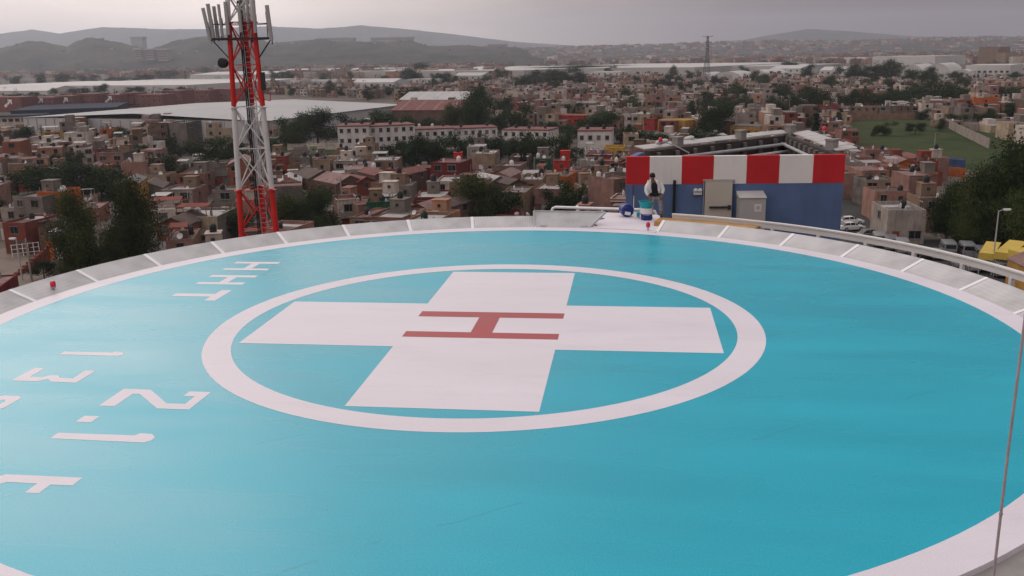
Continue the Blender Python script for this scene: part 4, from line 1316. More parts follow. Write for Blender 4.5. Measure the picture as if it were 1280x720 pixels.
# ---- houses that the photo singles out: (photo x, y of its foot, width px, kind, colour, roof, storeys, turn, depth m)
SPEC = [
    (48, 300, 46, 'flat', 'grey', 0, 3, -.5, 9), (28, 318, 34, 'flat', 'brick red', 1, 2, -.5, 8), (70, 296, 26, 'flat', 'orange', 0, 3, -.4, 7), (72, 318, 40, 'gable', 'brown', 1, 2, -.4, 8),
    (77, 324, 27, 'flat', 'orange', 1, 1, -.35, 4), (8, 300, 30, 'terrace', 'pale grey', 4, 2, -.4, 8),
    (36, 222, 40, 'flat', 'peach', 3, 2, .1, 8), (58, 206, 34, 'flat', 'peach', 2, 2, .1, 8), (20, 232, 36, 'terrace', 'tan', 4, 2, .1, 8), (100, 207, 26, 'flat', 'white', 4, 2, .15, 7),
    (140, 216, 40, 'flat', 'dusty rose', 1, 2, -.25, 9), (150, 192, 24, 'flat', 'cream', 4, 2, 0, 8), (135, 178, 26, 'flat', 'orange', 2, 2, 0, 8), (62, 182, 28, 'flat', 'ochre', 3, 2, .1, 8),
    (176, 188, 26, 'flat', 'cream', 4, 3, -.2, 10), (203, 192, 26, 'flat', 'brown', 1, 4, -.3, 10), (228, 192, 26, 'flat', 'grey', 0, 4, -.3, 12), (272, 180, 40, 'terrace', 'cream', 2, 3, .1, 9),
    (186, 210, 28, 'flat', 'pink', 2, 2, -.3, 8), (196, 222, 30, 'flat', 'tan', 0, 2, -.3, 9), (234, 222, 34, 'flat', 'dusty rose', 3, 1, -.2, 7), (218, 243, 30, 'gable', 'bright red', 2, 1, -.3, 7),
    (240, 246, 40, 'flat', 'terracotta', 1, 2, -.2, 8), (276, 232, 44, 'flat', 'grey', 4, 2, .1, 8), (190, 250, 34, 'terrace', 'beige', 0, 2, -.3, 9), (250, 310, 66, 'flat', 'cream', 4, 2, -.25, 9), (222, 318, 50, 'gable', 'terracotta', 1, 2, -.3, 8),
    (278, 274, 40, 'terrace', 'grey', 0, 2, -.2, 9), (225, 270, 46, 'flat', 'pale grey', 4, 2, -.25, 8), (205, 292, 30, 'flat', 'brown', 1, 2, -.3, 8),
    (345, 218, 34, 'flat', 'tan', 0, 2, -.1, 9), (352, 236, 32, 'flat', 'brick red', 2, 2, -.3, 8), (372, 222, 30, 'flat', 'pale grey', 4, 1, .1, 8), (390, 250, 44, 'gable', 'tan', 1, 2, .5, 9), (405, 228, 26, 'flat', 'beige', 4, 2, -.2, 9),
    (392, 205, 24, 'flat', 'pale green', 4, 1, .1, 8), (432, 228, 34, 'flat', 'pale grey', 4, 2, -.1, 9), (456, 204, 30, 'terrace', 'beige', 0, 2, -.2, 8), (482, 226, 40, 'flat', 'tan', 4, 2, -.1, 9),
    (420, 258, 42, 'gable', 'brown', 3, 2, .55, 10), (442, 256, 26, 'gable', 'brick red', 2, 2, .55, 9), (466, 246, 26, 'gable', 'brown', 2, 2, .5, 9), (508, 246, 26, 'gable', 'brown', 2, 2, -.5, 10),
    (496, 268, 46, 'terrace', 'grey', 4, 2, -.15, 9), (452, 292, 30, 'flat', 'dusty rose', 2, 2, .3, 8), (472, 292, 32, 'flat', 'dark green', 4, 2, .0, 7), (430, 288, 26, 'flat', 'white', 2, 2, .2, 7), (483, 280, 24, 'flat', 'tan', 4, 2, -.2, 8),
    (538, 238, 44, 'flat', 'maroon', 1, 2, -.1, 8), (540, 282, 48, 'flat', 'maroon', 4, 2, -.1, 9), (566, 258, 44, 'flat', 'white', 4, 2, -.15, 9), (574, 232, 34, 'flat', 'bright red', 3, 2, -.1, 9), (608, 232, 34, 'flat', 'beige', 4, 3, -.15, 9), (596, 222, 18, 'flat', 'pale grey', 0, 3, -.1, 8),
    (640, 238, 36, 'flat', 'grey', 4, 2, -.2, 9), (612, 256, 30, 'gable', 'tan', 4, 2, .5, 9), (634, 260, 26, 'gable', 'brown', 1, 2, .5, 9), (540, 296, 34, 'gable', 'terracotta', 3, 2, -.5, 10), (568, 292, 28, 'gable', 'brown', 1, 2, -.5, 9), (510, 298, 34, 'flat', 'terracotta', 2, 1, .3, 9),
    (652, 224, 28, 'flat', 'brown', 1, 2, -.1, 9), (668, 258, 34, 'flat', 'tan', 4, 2, -.1, 9), (680, 224, 26, 'flat', 'dark green', 1, 2, -.1, 8), (705, 228, 24, 'flat', 'bright red', 1, 2, -.15, 6), (748, 256, 44, 'terrace', 'tan', 4, 2, -.2, 9),
    (752, 222, 40, 'flat', 'maroon', 2, 2, -.1, 8), (742, 212, 16, 'flat', 'white', 4, 2, 0, 5), (770, 210, 30, 'flat', 'yellow', 2, 2, -.1, 7), (790, 190, 22, 'flat', 'cream', 4, 2, 0, 7), (738, 268, 30, 'flat', 'beige', 4, 2, .2, 8), (764, 276, 26, 'flat', 'brown', 3, 3, .6, 8),
    (692, 270, 40, 'flat', 'dusty rose', 4, 2, -.2, 9), (648, 276, 36, 'flat', 'tan', 3, 2, -.2, 9),
    # row along the alley at the right
    (1074, 226, 34, 'flat', 'dusty rose', 3, 2, .25, 10), (1092, 244, 40, 'flat', 'pink', 3, 2, .25, 10), (1108, 262, 46, 'terrace', 'beige', 1, 2, .25, 10), (1124, 280, 54, 'terrace', 'pink', 1, 2, .2, 10), (1134, 306, 56, 'flat', 'pale grey', 0, 2, .15, 9), (1148, 272, 30, 'flat', 'dusty rose', 3, 3, .2, 9),
    (1118, 238, 26, 'flat', 'terracotta', 2, 2, .2, 8), (1152, 262, 22, 'flat', 'grey', 0, 2, .2, 8),
    # around the green field
    (1040, 172, 30, 'flat', 'pink', 3, 2, 0, 9), (1064, 184, 26, 'flat', 'terracotta', 1, 2, .1, 9), (1035, 148, 40, 'flat', 'brick red', 1, 2, .05, 9), (1080, 148, 40, 'flat', 'tan', 4, 2, 0, 6), (1110, 148, 20, 'flat', 'grey', 0, 2, 0, 7), (1132, 148, 38, 'flat', 'brown', 1, 2, 0, 6),
    (1168, 142, 40, 'flat', 'dusty rose', 3, 2, 0, 8), (1215, 148, 44, 'flat', 'terracotta', 2, 2, .1, 9), (1236, 145, 34, 'terrace', 'orange', 3, 3, .1, 9), (1262, 142, 40, 'flat', 'pale grey', 4, 2, .1, 9), (1192, 160, 26, 'flat', 'beige', 0, 1, .3, 12),
    (1268, 160, 30, 'flat', 'brown', 4, 1, .1, 9), (962, 148, 34, 'flat', 'tan', 4, 2, 0, 9), (930, 168, 40, 'terrace', 'pale grey', 2, 3, 0, 9), (1000, 152, 20, 'flat', 'beige', 4, 2, 0, 8),
    # the tan walls beyond the red sheds
    (745, 146, 60, 'flat', 'tan', 0, 2, 0, 8), (800, 150, 46, 'flat', 'beige', 1, 2, 0, 8), (845, 148, 34, 'terrace', 'pale grey', 4, 3, 0, 8), (690, 140, 40, 'flat', 'pink', 3, 2, 0, 8), (862, 145, 22, 'flat', 'white', 4, 3, 0, 8),
]
hr_ = random.Random(11)
for (px, py, wpx, kind, colour, roof, nst, turn, dep) in SPEC:
    p = G(px, py)
    w = .82 * wpx / FPX * p.y / max(.6, math.cos(turn))
    w = max(4.0, min(w, 20))
    az = math.atan2(p.x, p.y)
    house(p.x, p.y + dep / 2, turn - az * .6, w, dep, kind, colour, roof, nst=nst, rs=hr_)

# ---- larger buildings of the photo


def building(name, label, cat, px0, py0, px1, py1, h, depth, wm, rm, floors=0, cols=0, roof='flat', win=3, group=None, over=.0, wscale=1., seam=None):
    p0, p1 = G(px0, py0), G(px1, py1)
    d = Vector((p1.x - p0.x, p1.y - p0.y)); w = d.length; rz = math.atan2(d.y, d.x)
    n = Vector((-d.y, d.x)).normalized()
    if n.y < 0: n = -n
    c = Vector((p0.x + p1.x, p0.y + p1.y)) / 2 + n * depth / 2
    vt = pix((c.x, c.y - depth / 2, GZ + h))[1]; vf = (py0 + py1) / 2
    KEEP.append((px0, px1, vt + (vf - vt) * .7, math.hypot(c.x, c.y) - depth / 2))
    t = thing(name, label, cat, (c.x, c.y, GZ), rz, group)
    W_, D_ = w / 2, depth / 2
    b = MB(); rb = MB()
    if roof == 'flat':
        b.box(-W_, -D_, 0, W_, D_, h)
        rb.box(-W_ - over, -D_ - over, h + .003, W_ + over, D_ + over, h + .35)
    elif roof == 'gable':                                       # ridge along the front
        g = min(3.5, depth * .12)
        b.add([(-W_, -D_, 0), (W_, -D_, 0), (W_, D_, 0), (-W_, D_, 0), (-W_, -D_, h), (W_, -D_, h), (W_, D_, h), (-W_, D_, h), (-W_, 0, h + g), (W_, 0, h + g)],
              [(0, 1, 5, 4), (1, 2, 6, 9, 5), (2, 3, 7, 6), (3, 0, 4, 8, 7)])
        for s_ in (-1, 1):
            vs = [(-W_ - .3, s_ * (D_ + .4), h - .1), (W_ + .3, s_ * (D_ + .4), h - .1), (W_ + .3, 0, h + g + .06), (-W_ - .3, 0, h + g + .06)]
            vs += [(x, y, z + .12) for x, y, z in vs]
            rb.add(vs, [(0, 3, 2, 1), (4, 5, 6, 7), (0, 1, 5, 4), (1, 2, 6, 5), (2, 3, 7, 6), (3, 0, 4, 7)])
        k = max(2, int(w / 7))
        for i in range(k):                                      # standing seams / skylight strips
            x = -W_ + w * (i + .5) / k
            vs = [(x - .5, -D_ - .42, h + .05), (x + .5, -D_ - .42, h + .05), (x + .5, -.05, h + g + .2), (x - .5, -.05, h + g + .2)]
            rb.add(vs, [(0, 1, 2, 3)], 1)
    else:                                                       # barrel vault, open arch to the front
        ns = 18; r_ = W_
        pr = [(-r_ * math.cos(PI * i / ns), h * math.sin(PI * i / ns)) for i in range(ns + 1)]
        o_ = .12
        rb.v += [(x, y, z) for y in (-D_, D_) for x, z in pr]
        rb.f += [(i, ns + 1 + i, ns + 2 + i, i + 1) for i in range(ns)]; rb.m += [0] * ns
        rb.smooth = True
        b.add([(x, -D_ + .3, z) for x, z in pr], [tuple(range(ns + 1))[::-1]])
        b.add([(x, D_ - .3, z) for x, z in pr], [tuple(range(ns + 1))])
    b.build('wall', wm, t)
    rb.build('roof', [rm, seam or (PANELG if rm != NAVY else NAVY)], t)
    me = WIN[win] if wscale == 1. else win_mesh(1.5 * wscale, 1.2 * wscale, FRAME, False)
    for k in range(floors):
        for i in range(cols):
            link('window', me, t, (-W_ + w * (i + .5) / cols, -D_ - .006, h * (k + .4) / floors), 0)
    return t, c, rz, w


WHW = mat('warehouse_wall', (.42, .41, .41), .7, .06, .05, streak=.08)
WHR = mat('warehouse_roof', (.45, .43, .41), .65, .08, .03)
WHG = mat('warehouse_grey_roof', (.38, .365, .35), .7, .1, .03)
BRK = mat('brick_block', (.17, .06, .05), .85, .18, .3, streak=.25)
NAVY = mat('navy_sheet', (.018, .022, .042), .85, .2, .1, spec=.1)
SHW = mat('shed_white_wall', (.5, .48, .46), .7, .1, .1, streak=.2)

# the big pale warehouse: footprint from its three visible corners
nc, lc_, rc = G(340, 173.5), None, None
n2 = Vector((-88.6, 338)); l2 = Vector((-203, 392)); r2 = Vector((-49, 437))
wh = thing('warehouse', 'huge pale grey warehouse with a low roof behind the lattice tower', 'warehouse', (0, 0, GZ))
f2 = l2 + r2 - n2
H_ = 8.2
b = MB(); b.prism([(v.x, v.y) for v in (n2, r2, f2, l2)], 0, H_); b.build('wall', WHW, wh)
cen = (n2 + f2) / 2
b = MB()
e_ = [n2, r2, f2, l2]
ex = [(v + (v - cen).normalized() * .8) for v in e_]
mid0, mid1 = (ex[0] + ex[3]) / 2, (ex[1] + ex[2]) / 2
b.add([(ex[0].x, ex[0].y, H_), (ex[1].x, ex[1].y, H_), (mid1.x, mid1.y, H_ + 2.2), (mid0.x, mid0.y, H_ + 2.2), (ex[2].x, ex[2].y, H_), (ex[3].x, ex[3].y, H_)],
      [(0, 1, 2, 3), (3, 2, 4, 5)])
b.build('roof', mat('warehouse_main_roof', (.37, .365, .36), .75, .08, .03, spec=.15), wh)
b = MB()
for i in range(24):
    p = n2.lerp(l2, (i + .5) / 24); q = (r2 - n2).normalized()
    b.box(p.x - .15, p.y - .35, 0, p.x + .15, p.y - .02, H_ - .3)
b.build('rib', WHW, wh)
KEEP.append((60, 338, 162, 340)); KEEP.append((338, 500, 150, 340))
# dark sheet roof in front of the brick blocks and the white office with navy roof
building('solar_shed', 'long low shed with a dark navy sheet roof behind the pale warehouse', 'shed', 14, 147, 146, 142.5, 3.6, 75, NAVY, NAVY)
building('office_block', 'white two-storey office with a navy roof at the edge of town', 'office', -12, 168, 52, 166, 7.5, 14, WM['white'], NAVY, 2, 8, over=.8)
for i, (x0, x1, y0) in enumerate(((-30, 28, 140), (32, 68, 138), (70, 92, 137), (94, 120, 136), (122, 150, 135), (152, 168, 134), (170, 204, 134), (206, 228, 131), (232, 262, 128), (264, 292, 127))):
    t, c, rz, w = building('apartment_block', '', 'apartment block', x0, y0, x1, y0, (9, 8, 8.6, 9.4, 8.4, 9.1, 8, 9.4, 8.3, 8.8)[i], 14, BRK, RM[2], 3, 5, group='brick blocks', win=0)
    LAB.append((t, 'brick red flat-roofed apartment block', pix((c.x, c.y, GZ + 6))))
    if i in (0, 1, 2, 4):                                 # pale zigzag mark on the wall
        s_ = w * .32
        b = MB()
        ox = 0 if i else 8
        for q in ([(-.5, .1), (-.2, .1), (.45, .75), (.45, .45), (.62, .45), (.62, 1), (.05, 1), (.05, .85), (.3, .85), (-.5, .3)],):
            m_ = 5.2
            b.add([(ox + u * m_ * 1.1, -7.02, 2.6 + v * m_) for u, v in q], [tuple(range(len(q)))])
        b.build('arrow_sign', WHITE, t)
# white apartment rows
APW = mat('apartment_white', (.52, .49, .47), .85, .15, .4, streak=.35)
for (x0, y0, x1, y1, h, fl, co) in ((424, 196, 462, 195, 9.2, 3, 4), (463, 193, 520, 190, 8.6, 3, 6), (521, 188, 568, 186, 6.6, 2, 5), (570, 185, 622, 183, 6.2, 2, 6), (628, 186, 686, 187, 6, 2, 6), (722, 199, 764, 199, 8, 2, 4)):
    t, c, rz, w = building('apartment_row', '', 'apartment block', x0, y0, x1, y1, h, 11, APW, RM[2], fl, co, group='white apartment rows', over=.15, win=0)
    LAB.append((t, 'white terraced apartment block with dark windows', pix((c.x, c.y, GZ + 5))))
    nn = int(w / 4)
    for k in range(nn):
        if random.random() < .8:
            q = Vector((-w / 2 + (k + .5) * w / nn, random.uniform(-3, 4)))
            TANKS.append((c.x + math.cos(rz) * q.x - math.sin(rz) * q.y, c.y + math.sin(rz) * q.x + math.cos(rz) * q.y, GZ + h + .36, random.random() < .8))
building('red_shed', 'long orange red low shed half hidden behind dark trees', 'shed', 674, 157, 732, 158, 4.2, 9, WM['bright red'], WM['terracotta'], 1, 7, win=0, over=.3)
building('red_shed', 'long orange red low shed beside the ochre one', 'shed', 768, 161, 818, 163, 4.2, 9, WM['bright red'], WM['terracotta'], 1, 7, win=0, over=.3)
building('ochre_shed', 'ochre flat-roofed shed beside the orange red one', 'shed', 822, 168, 856, 170, 5.2, 9, WM['ochre'], WM['ochre'], 1, 4, win=0)
building('ochre_shed', 'low ochre shed behind the sheet roof of the striped block', 'shed', 912, 172, 950, 174, 4, 8, WM['ochre'], RM[0], 1, 4, win=0)
building('brick_hall', 'long brown hall with a rust red pitched roof beyond the warehouse', 'hall', 490, 158, 575, 158, 7, 30, WM['brown'], RM[2], roof='gable', seam=RM[3])
building('long_shed', 'shed with a pale ribbed roof just behind the rust red hall', 'shed', 500, 141, 582, 141, 7, 30, WM['pale grey'], WHG, roof='gable')
building('end_shed', 'small hall with a pale gable beside the rust red hall', 'shed', 578, 152, 592, 152, 6, 16, WM['beige'], WHG, roof='gable')
FAR = [  # px0, px1, foot y, height, depth, wall, roof, roof kind, label
    (-40, 235, 118, 8, 150, SHW, WHR, 'flat', 'very long white-roofed shed far behind the brick blocks'), (-60, 60, 122, 6, 40, SHW, WHR, 'gable', 'white shed at the edge of the far brick blocks'),
    (238, 330, 99, 7, 120, SHW, WHR, 'gable', 'white shed standing below the wooded hills behind the tower'), (150, 330, 109, 7, 60, SHW, WHG, 'flat', 'long grey shed between the white sheds behind the tower'),
    (320, 455, 93, 8, 160, SHW, WHR, 'flat', 'long white-roofed shed below the flat-topped hill'), (440, 655, 97, 9, 300, WHG, WHR, 'flat', 'vast white factory roof below the flat-topped hill'),
    (640, 868, 93.5, 9, 330, WHG, WHR, 'flat', 'vast cream factory roof in the middle of the plain'), (868, 985, 91, 8, 160, WHG, WHG, 'flat', 'grey factory roof behind the lattice pylon'),
    (355, 420, 108, 6, 26, SHW, WHG, 'flat', 'small grey shed in front of the long white sheds'), (430, 492, 111, 6, 26, SHW, WHR, 'gable', 'small white shed in front of the vast factory roof'),
    (475, 500, 107, 5, 20, SHW, WHR, 'flat', 'tiny white shed beside the round dark tree'), (510, 548, 105, 5, 20, SHW, WHR, 'flat', 'tiny pale shed under the big round dark tree'), (566, 602, 101, 6, 26, WHG, WHG, 'gable', 'grey shed between two round trees on the plain'),
    (738, 775, 96, 6, 26, SHW, WHR, 'flat', 'low white shed beside the dark clump of trees'), (1024, 1054, 95, 6, 30, SHW, WHR, 'gable', 'white shed between dark trees on the plain'), (962, 1000, 92, 6, 50, SHW, WHR, 'gable', 'row of white gabled sheds beside the vaulted halls'),
    (1022, 1092, 79, 10, 90, SHW, WHR, 'flat', 'distant white shed on the skyline of the plain'), (1090, 1168, 82, 14, 80, SHW, WHR, 'flat', 'long distant white factory with a grey wall'), (1206, 1262, 97, 11, 60, SHW, WHR, 'flat', 'white hall next to the vaulted sheds'),
    (1168, 1212, 98, 6, 40, SHW, WHR, 'flat', 'low white hall between vaulted shed and white hall'), (1262, 1320, 92, 9, 60, WHG, WHG, 'flat', 'grey factory at the edge of the plain'), (1222, 1246, 80, 26, 30, WM['tan'], WM['tan'], 'flat', 'tall tan industrial block on the distant plain'), (1244, 1256, 80, 17, 30, WM['beige'], WM['tan'], 'flat', 'lower tan annex of the tall industrial block'),
    (684, 690, 76, 16, 8, SHW, WHR, 'flat', 'small distant pale tower house on the plain'), (808, 813, 76.5, 17, 6, SHW, WHR, 'flat', 'slim distant white tower on the plain'),
]
for (x0, x1, y0, h, dp_, wm_, rm_, rk, lb) in FAR:
    nw = 0 if x1 - x0 > 90 or y0 < 90 else max(3, int((x1 - x0) / 7))
    building('factory_hall' if x1 - x0 > 80 else 'shed', lb, 'shed' if x1 - x0 <= 80 else 'factory', x0, y0, x1, y0, h, dp_, wm_, rm_, 1 if nw else 0, nw, roof=rk, wscale=1.6)
for x0, x1, y0, h, dp_, lb in ((1124, 1155, 99, 13, 60, 'white vaulted hall half hidden by a dark tree'), (1154, 1188, 99, 14, 60, 'white vaulted hall beside the low white hall'),
                               (861, 890, 101, 8, 40, 'grey vaulted hall under the lattice pylon'), (889, 928, 101, 9, 40, 'wide grey vaulted hall beside the lattice pylon'), (928, 960, 97, 8, 60, 'pale vaulted hall behind the pylon halls'),
                               (1188, 1215, 98, 8, 40, 'small vaulted hall wedged between white halls')):
    building('vaulted_hall', lb, 'hall', x0, y0, x1, y0, h, dp_, SHW, WHR, roof='vault')

# ------------------------------------------------------------------ trees
LEAF1 = leaf_mat('leaf_dark', (.012, .022, .008), (.042, .064, .019))
LEAF2 = leaf_mat('leaf_olive', (.022, .033, .01), (.066, .084, .023))
LEAF3 = leaf_mat('leaf_cypress', (.009, .015, .009), (.02, .03, .015))
BARK = mat('bark', (.07, .055, .042), .95, .3, 2.)


def crown_mesh(seed, shape, nleaf, leaf):
    """leaf-sized faces spread through the lobes of a crown about 1 unit high and 1 wide"""
    g = np.random.RandomState(seed)
    if shape == 'round':
        nl = 11
        cs = g.normal(0, .2, (nl, 3)) * (1, 1, .9) + (0, 0, .52); rs = g.uniform(.16, .28, nl); cs[0] = (0, 0, .3); cs[1] = (.1, -.08, .22)
    elif shape == 'tall':
        nl = 13
        z = np.linspace(.22, .9, nl); s_ = np.interp(z, [.2, .45, .9], [.15, .26, .08])
        a = g.uniform(0, 6.28, nl); q = s_ * g.uniform(.3, 1, nl)
        cs = np.stack([np.cos(a) * q, np.sin(a) * q, z], 1); rs = np.interp(z, [.2, .45, .95], [.2, .22, .1]) * g.uniform(.8, 1.2, nl)
    elif shape == 'wide':
        nl = 14
        a = g.uniform(0, 6.28, nl); q = .36 * np.sqrt(g.rand(nl))
        cs = np.stack([np.cos(a) * q, np.sin(a) * q, g.uniform(.28, .8, nl)], 1); rs = g.uniform(.14, .24, nl)
    else:                                                       # spire
        nl = 12
        z = np.linspace(.1, .93, nl)
        cs = np.stack([g.normal(0, .02, nl), g.normal(0, .02, nl), z], 1); rs = np.interp(z, [.1, .4, 1], [.09, .1, .025])
    k = g.choice(nl, nleaf, p=rs ** 2 / (rs ** 2).sum())
    d = g.normal(0, 1, (nleaf, 3)); d /= np.linalg.norm(d, axis=1)[:, None]
    rad = rs[k] * (g.rand(nleaf) ** .45) * (1 + .25 * g.normal(0, 1, nleaf).clip(-1, 1.4))
    c = cs[k] + d * rad[:, None] * (1, 1, 1.25 if shape in ('tall', 'spire') else .95)
    u = g.normal(0, 1, (nleaf, 3)); u /= np.linalg.norm(u, axis=1)[:, None]
    w = np.cross(u, d + g.normal(0, .5, (nleaf, 3))); w /= np.linalg.norm(w, axis=1)[:, None] + 1e-9
    s_ = (leaf * g.uniform(.6, 1.4, nleaf))[:, None]
    # unit crown: 1 high, 1 wide (the thin spire keeps its own width)
    zt = np.percentile(c[:, 2], 99.3); c[:, 2] /= zt
    if shape != 'spire':
        q = np.percentile(np.abs(c[:, :2]), 97.5) * 2; c[:, :2] /= q
        cs = cs / (q, q, zt)
    v = np.stack([c - u * s_, c + w * s_ * .55, c + u * s_, c - w * s_ * .55], 1).reshape(-1, 3)
    f = np.arange(nleaf * 4).reshape(-1, 4)
    me = bpy.data.meshes.new('crown')
    me.from_pydata(v.tolist(), [], f.tolist())
    me.update()
    return me, cs, rs


def trunk_mesh(cs, seed):
    g = random.Random(seed)
    b = MB()
    zt = .55
    b.tube([(0, 0, 0), (.008, .004, .2), (-.006, .008, .4), (.004, 0, zt)], [.035, .026, .02, .012], 8)
    for c in cs[:7]:
        z0 = g.uniform(.18, .45)
        b.tube([(0, 0, z0), (c[0] * .5, c[1] * .5, (z0 + c[2]) / 2 - .02), (c[0], c[1], c[2])], [.015, .01, .004], 6)
    return b.mesh('trunk', BARK)


PROTO = {}
for shape, seeds, nl, lf, m in (('round', (1, 2, 3, 4), 4200, .026, LEAF1), ('tall', (5, 6, 7), 4200, .026, LEAF2), ('wide', (8, 9, 10), 4600, .024, LEAF1), ('spire', (11, 12), 1200, .024, LEAF3)):
    PROTO[shape] = []
    for s_ in seeds:
        me, cs, rs = crown_mesh(s_, shape, nl, lf)
        me.materials.append(m)
        PROTO[shape].append((me, trunk_mesh(cs, s_)))
# big near trees get finer leaves
BIG = []
for s_, shape, m in ((21, 'tall', LEAF2), (22, 'tall', LEAF1), (23, 'wide', LEAF1), (24, 'round', LEAF2)):
    me, cs, rs = crown_mesh(s_, shape, 16000, .0155); me.materials.append(m)
    BIG.append((me, trunk_mesh(cs, s_)))
tr = random.Random(5)


def tree_at(x, y, h, w, shape, desc, big=None, zoff=0, group='trees among the houses', name=None):
    t = link(name or {'round': 'round_tree', 'tall': 'tall_tree', 'wide': 'spreading_tree', 'spire': 'cypress_tree'}[shape], None, None, (x, y, GZ + zoff), tr.uniform(0, 6.28))
    cm, tm = BIG[big] if big is not None else tr.choice(PROTO[shape])
    base_w = {'round': 1., 'tall': 1., 'wide': 1., 'spire': .22}[shape]
    uu, vv = pix((x, y, GZ)); vt = pix((x, y, GZ + h))[1]; wu = w / math.hypot(x, y) * FPX
    KEEP.append((uu - wu * .4, uu + wu * .4, vt + (vv - vt) * .78, math.hypot(x, y)))
    for nm, me in (('crown', cm), ('trunk', tm)):
        o = link(nm, me, t)
        o.scale = (w / base_w, w / base_w, h)
    later(t, desc, (x, y, GZ + h * .55), group, 'tree')
    RES.append((x, y, min(w * .32, 5)))
    return t


def tree_px(cx, top, foot, wpx, shape='round', desc=None, big=None):
    p = G(cx, foot)
    lo, hi = GZ, CH + 20
    for _ in range(40):
        mid = (lo + hi) / 2
        if pix((p.x, p.y, mid))[1] > top: lo = mid
        else: hi = mid
    h = mid - GZ
    w = wpx * p.length / FPX
    return tree_at(p.x, p.y, h, w, shape, desc or {'round': 'dark round-crowned tree', 'tall': 'tall narrow dark tree', 'wide': 'low spreading dark tree', 'spire': 'thin dark cypress'}[shape], big)


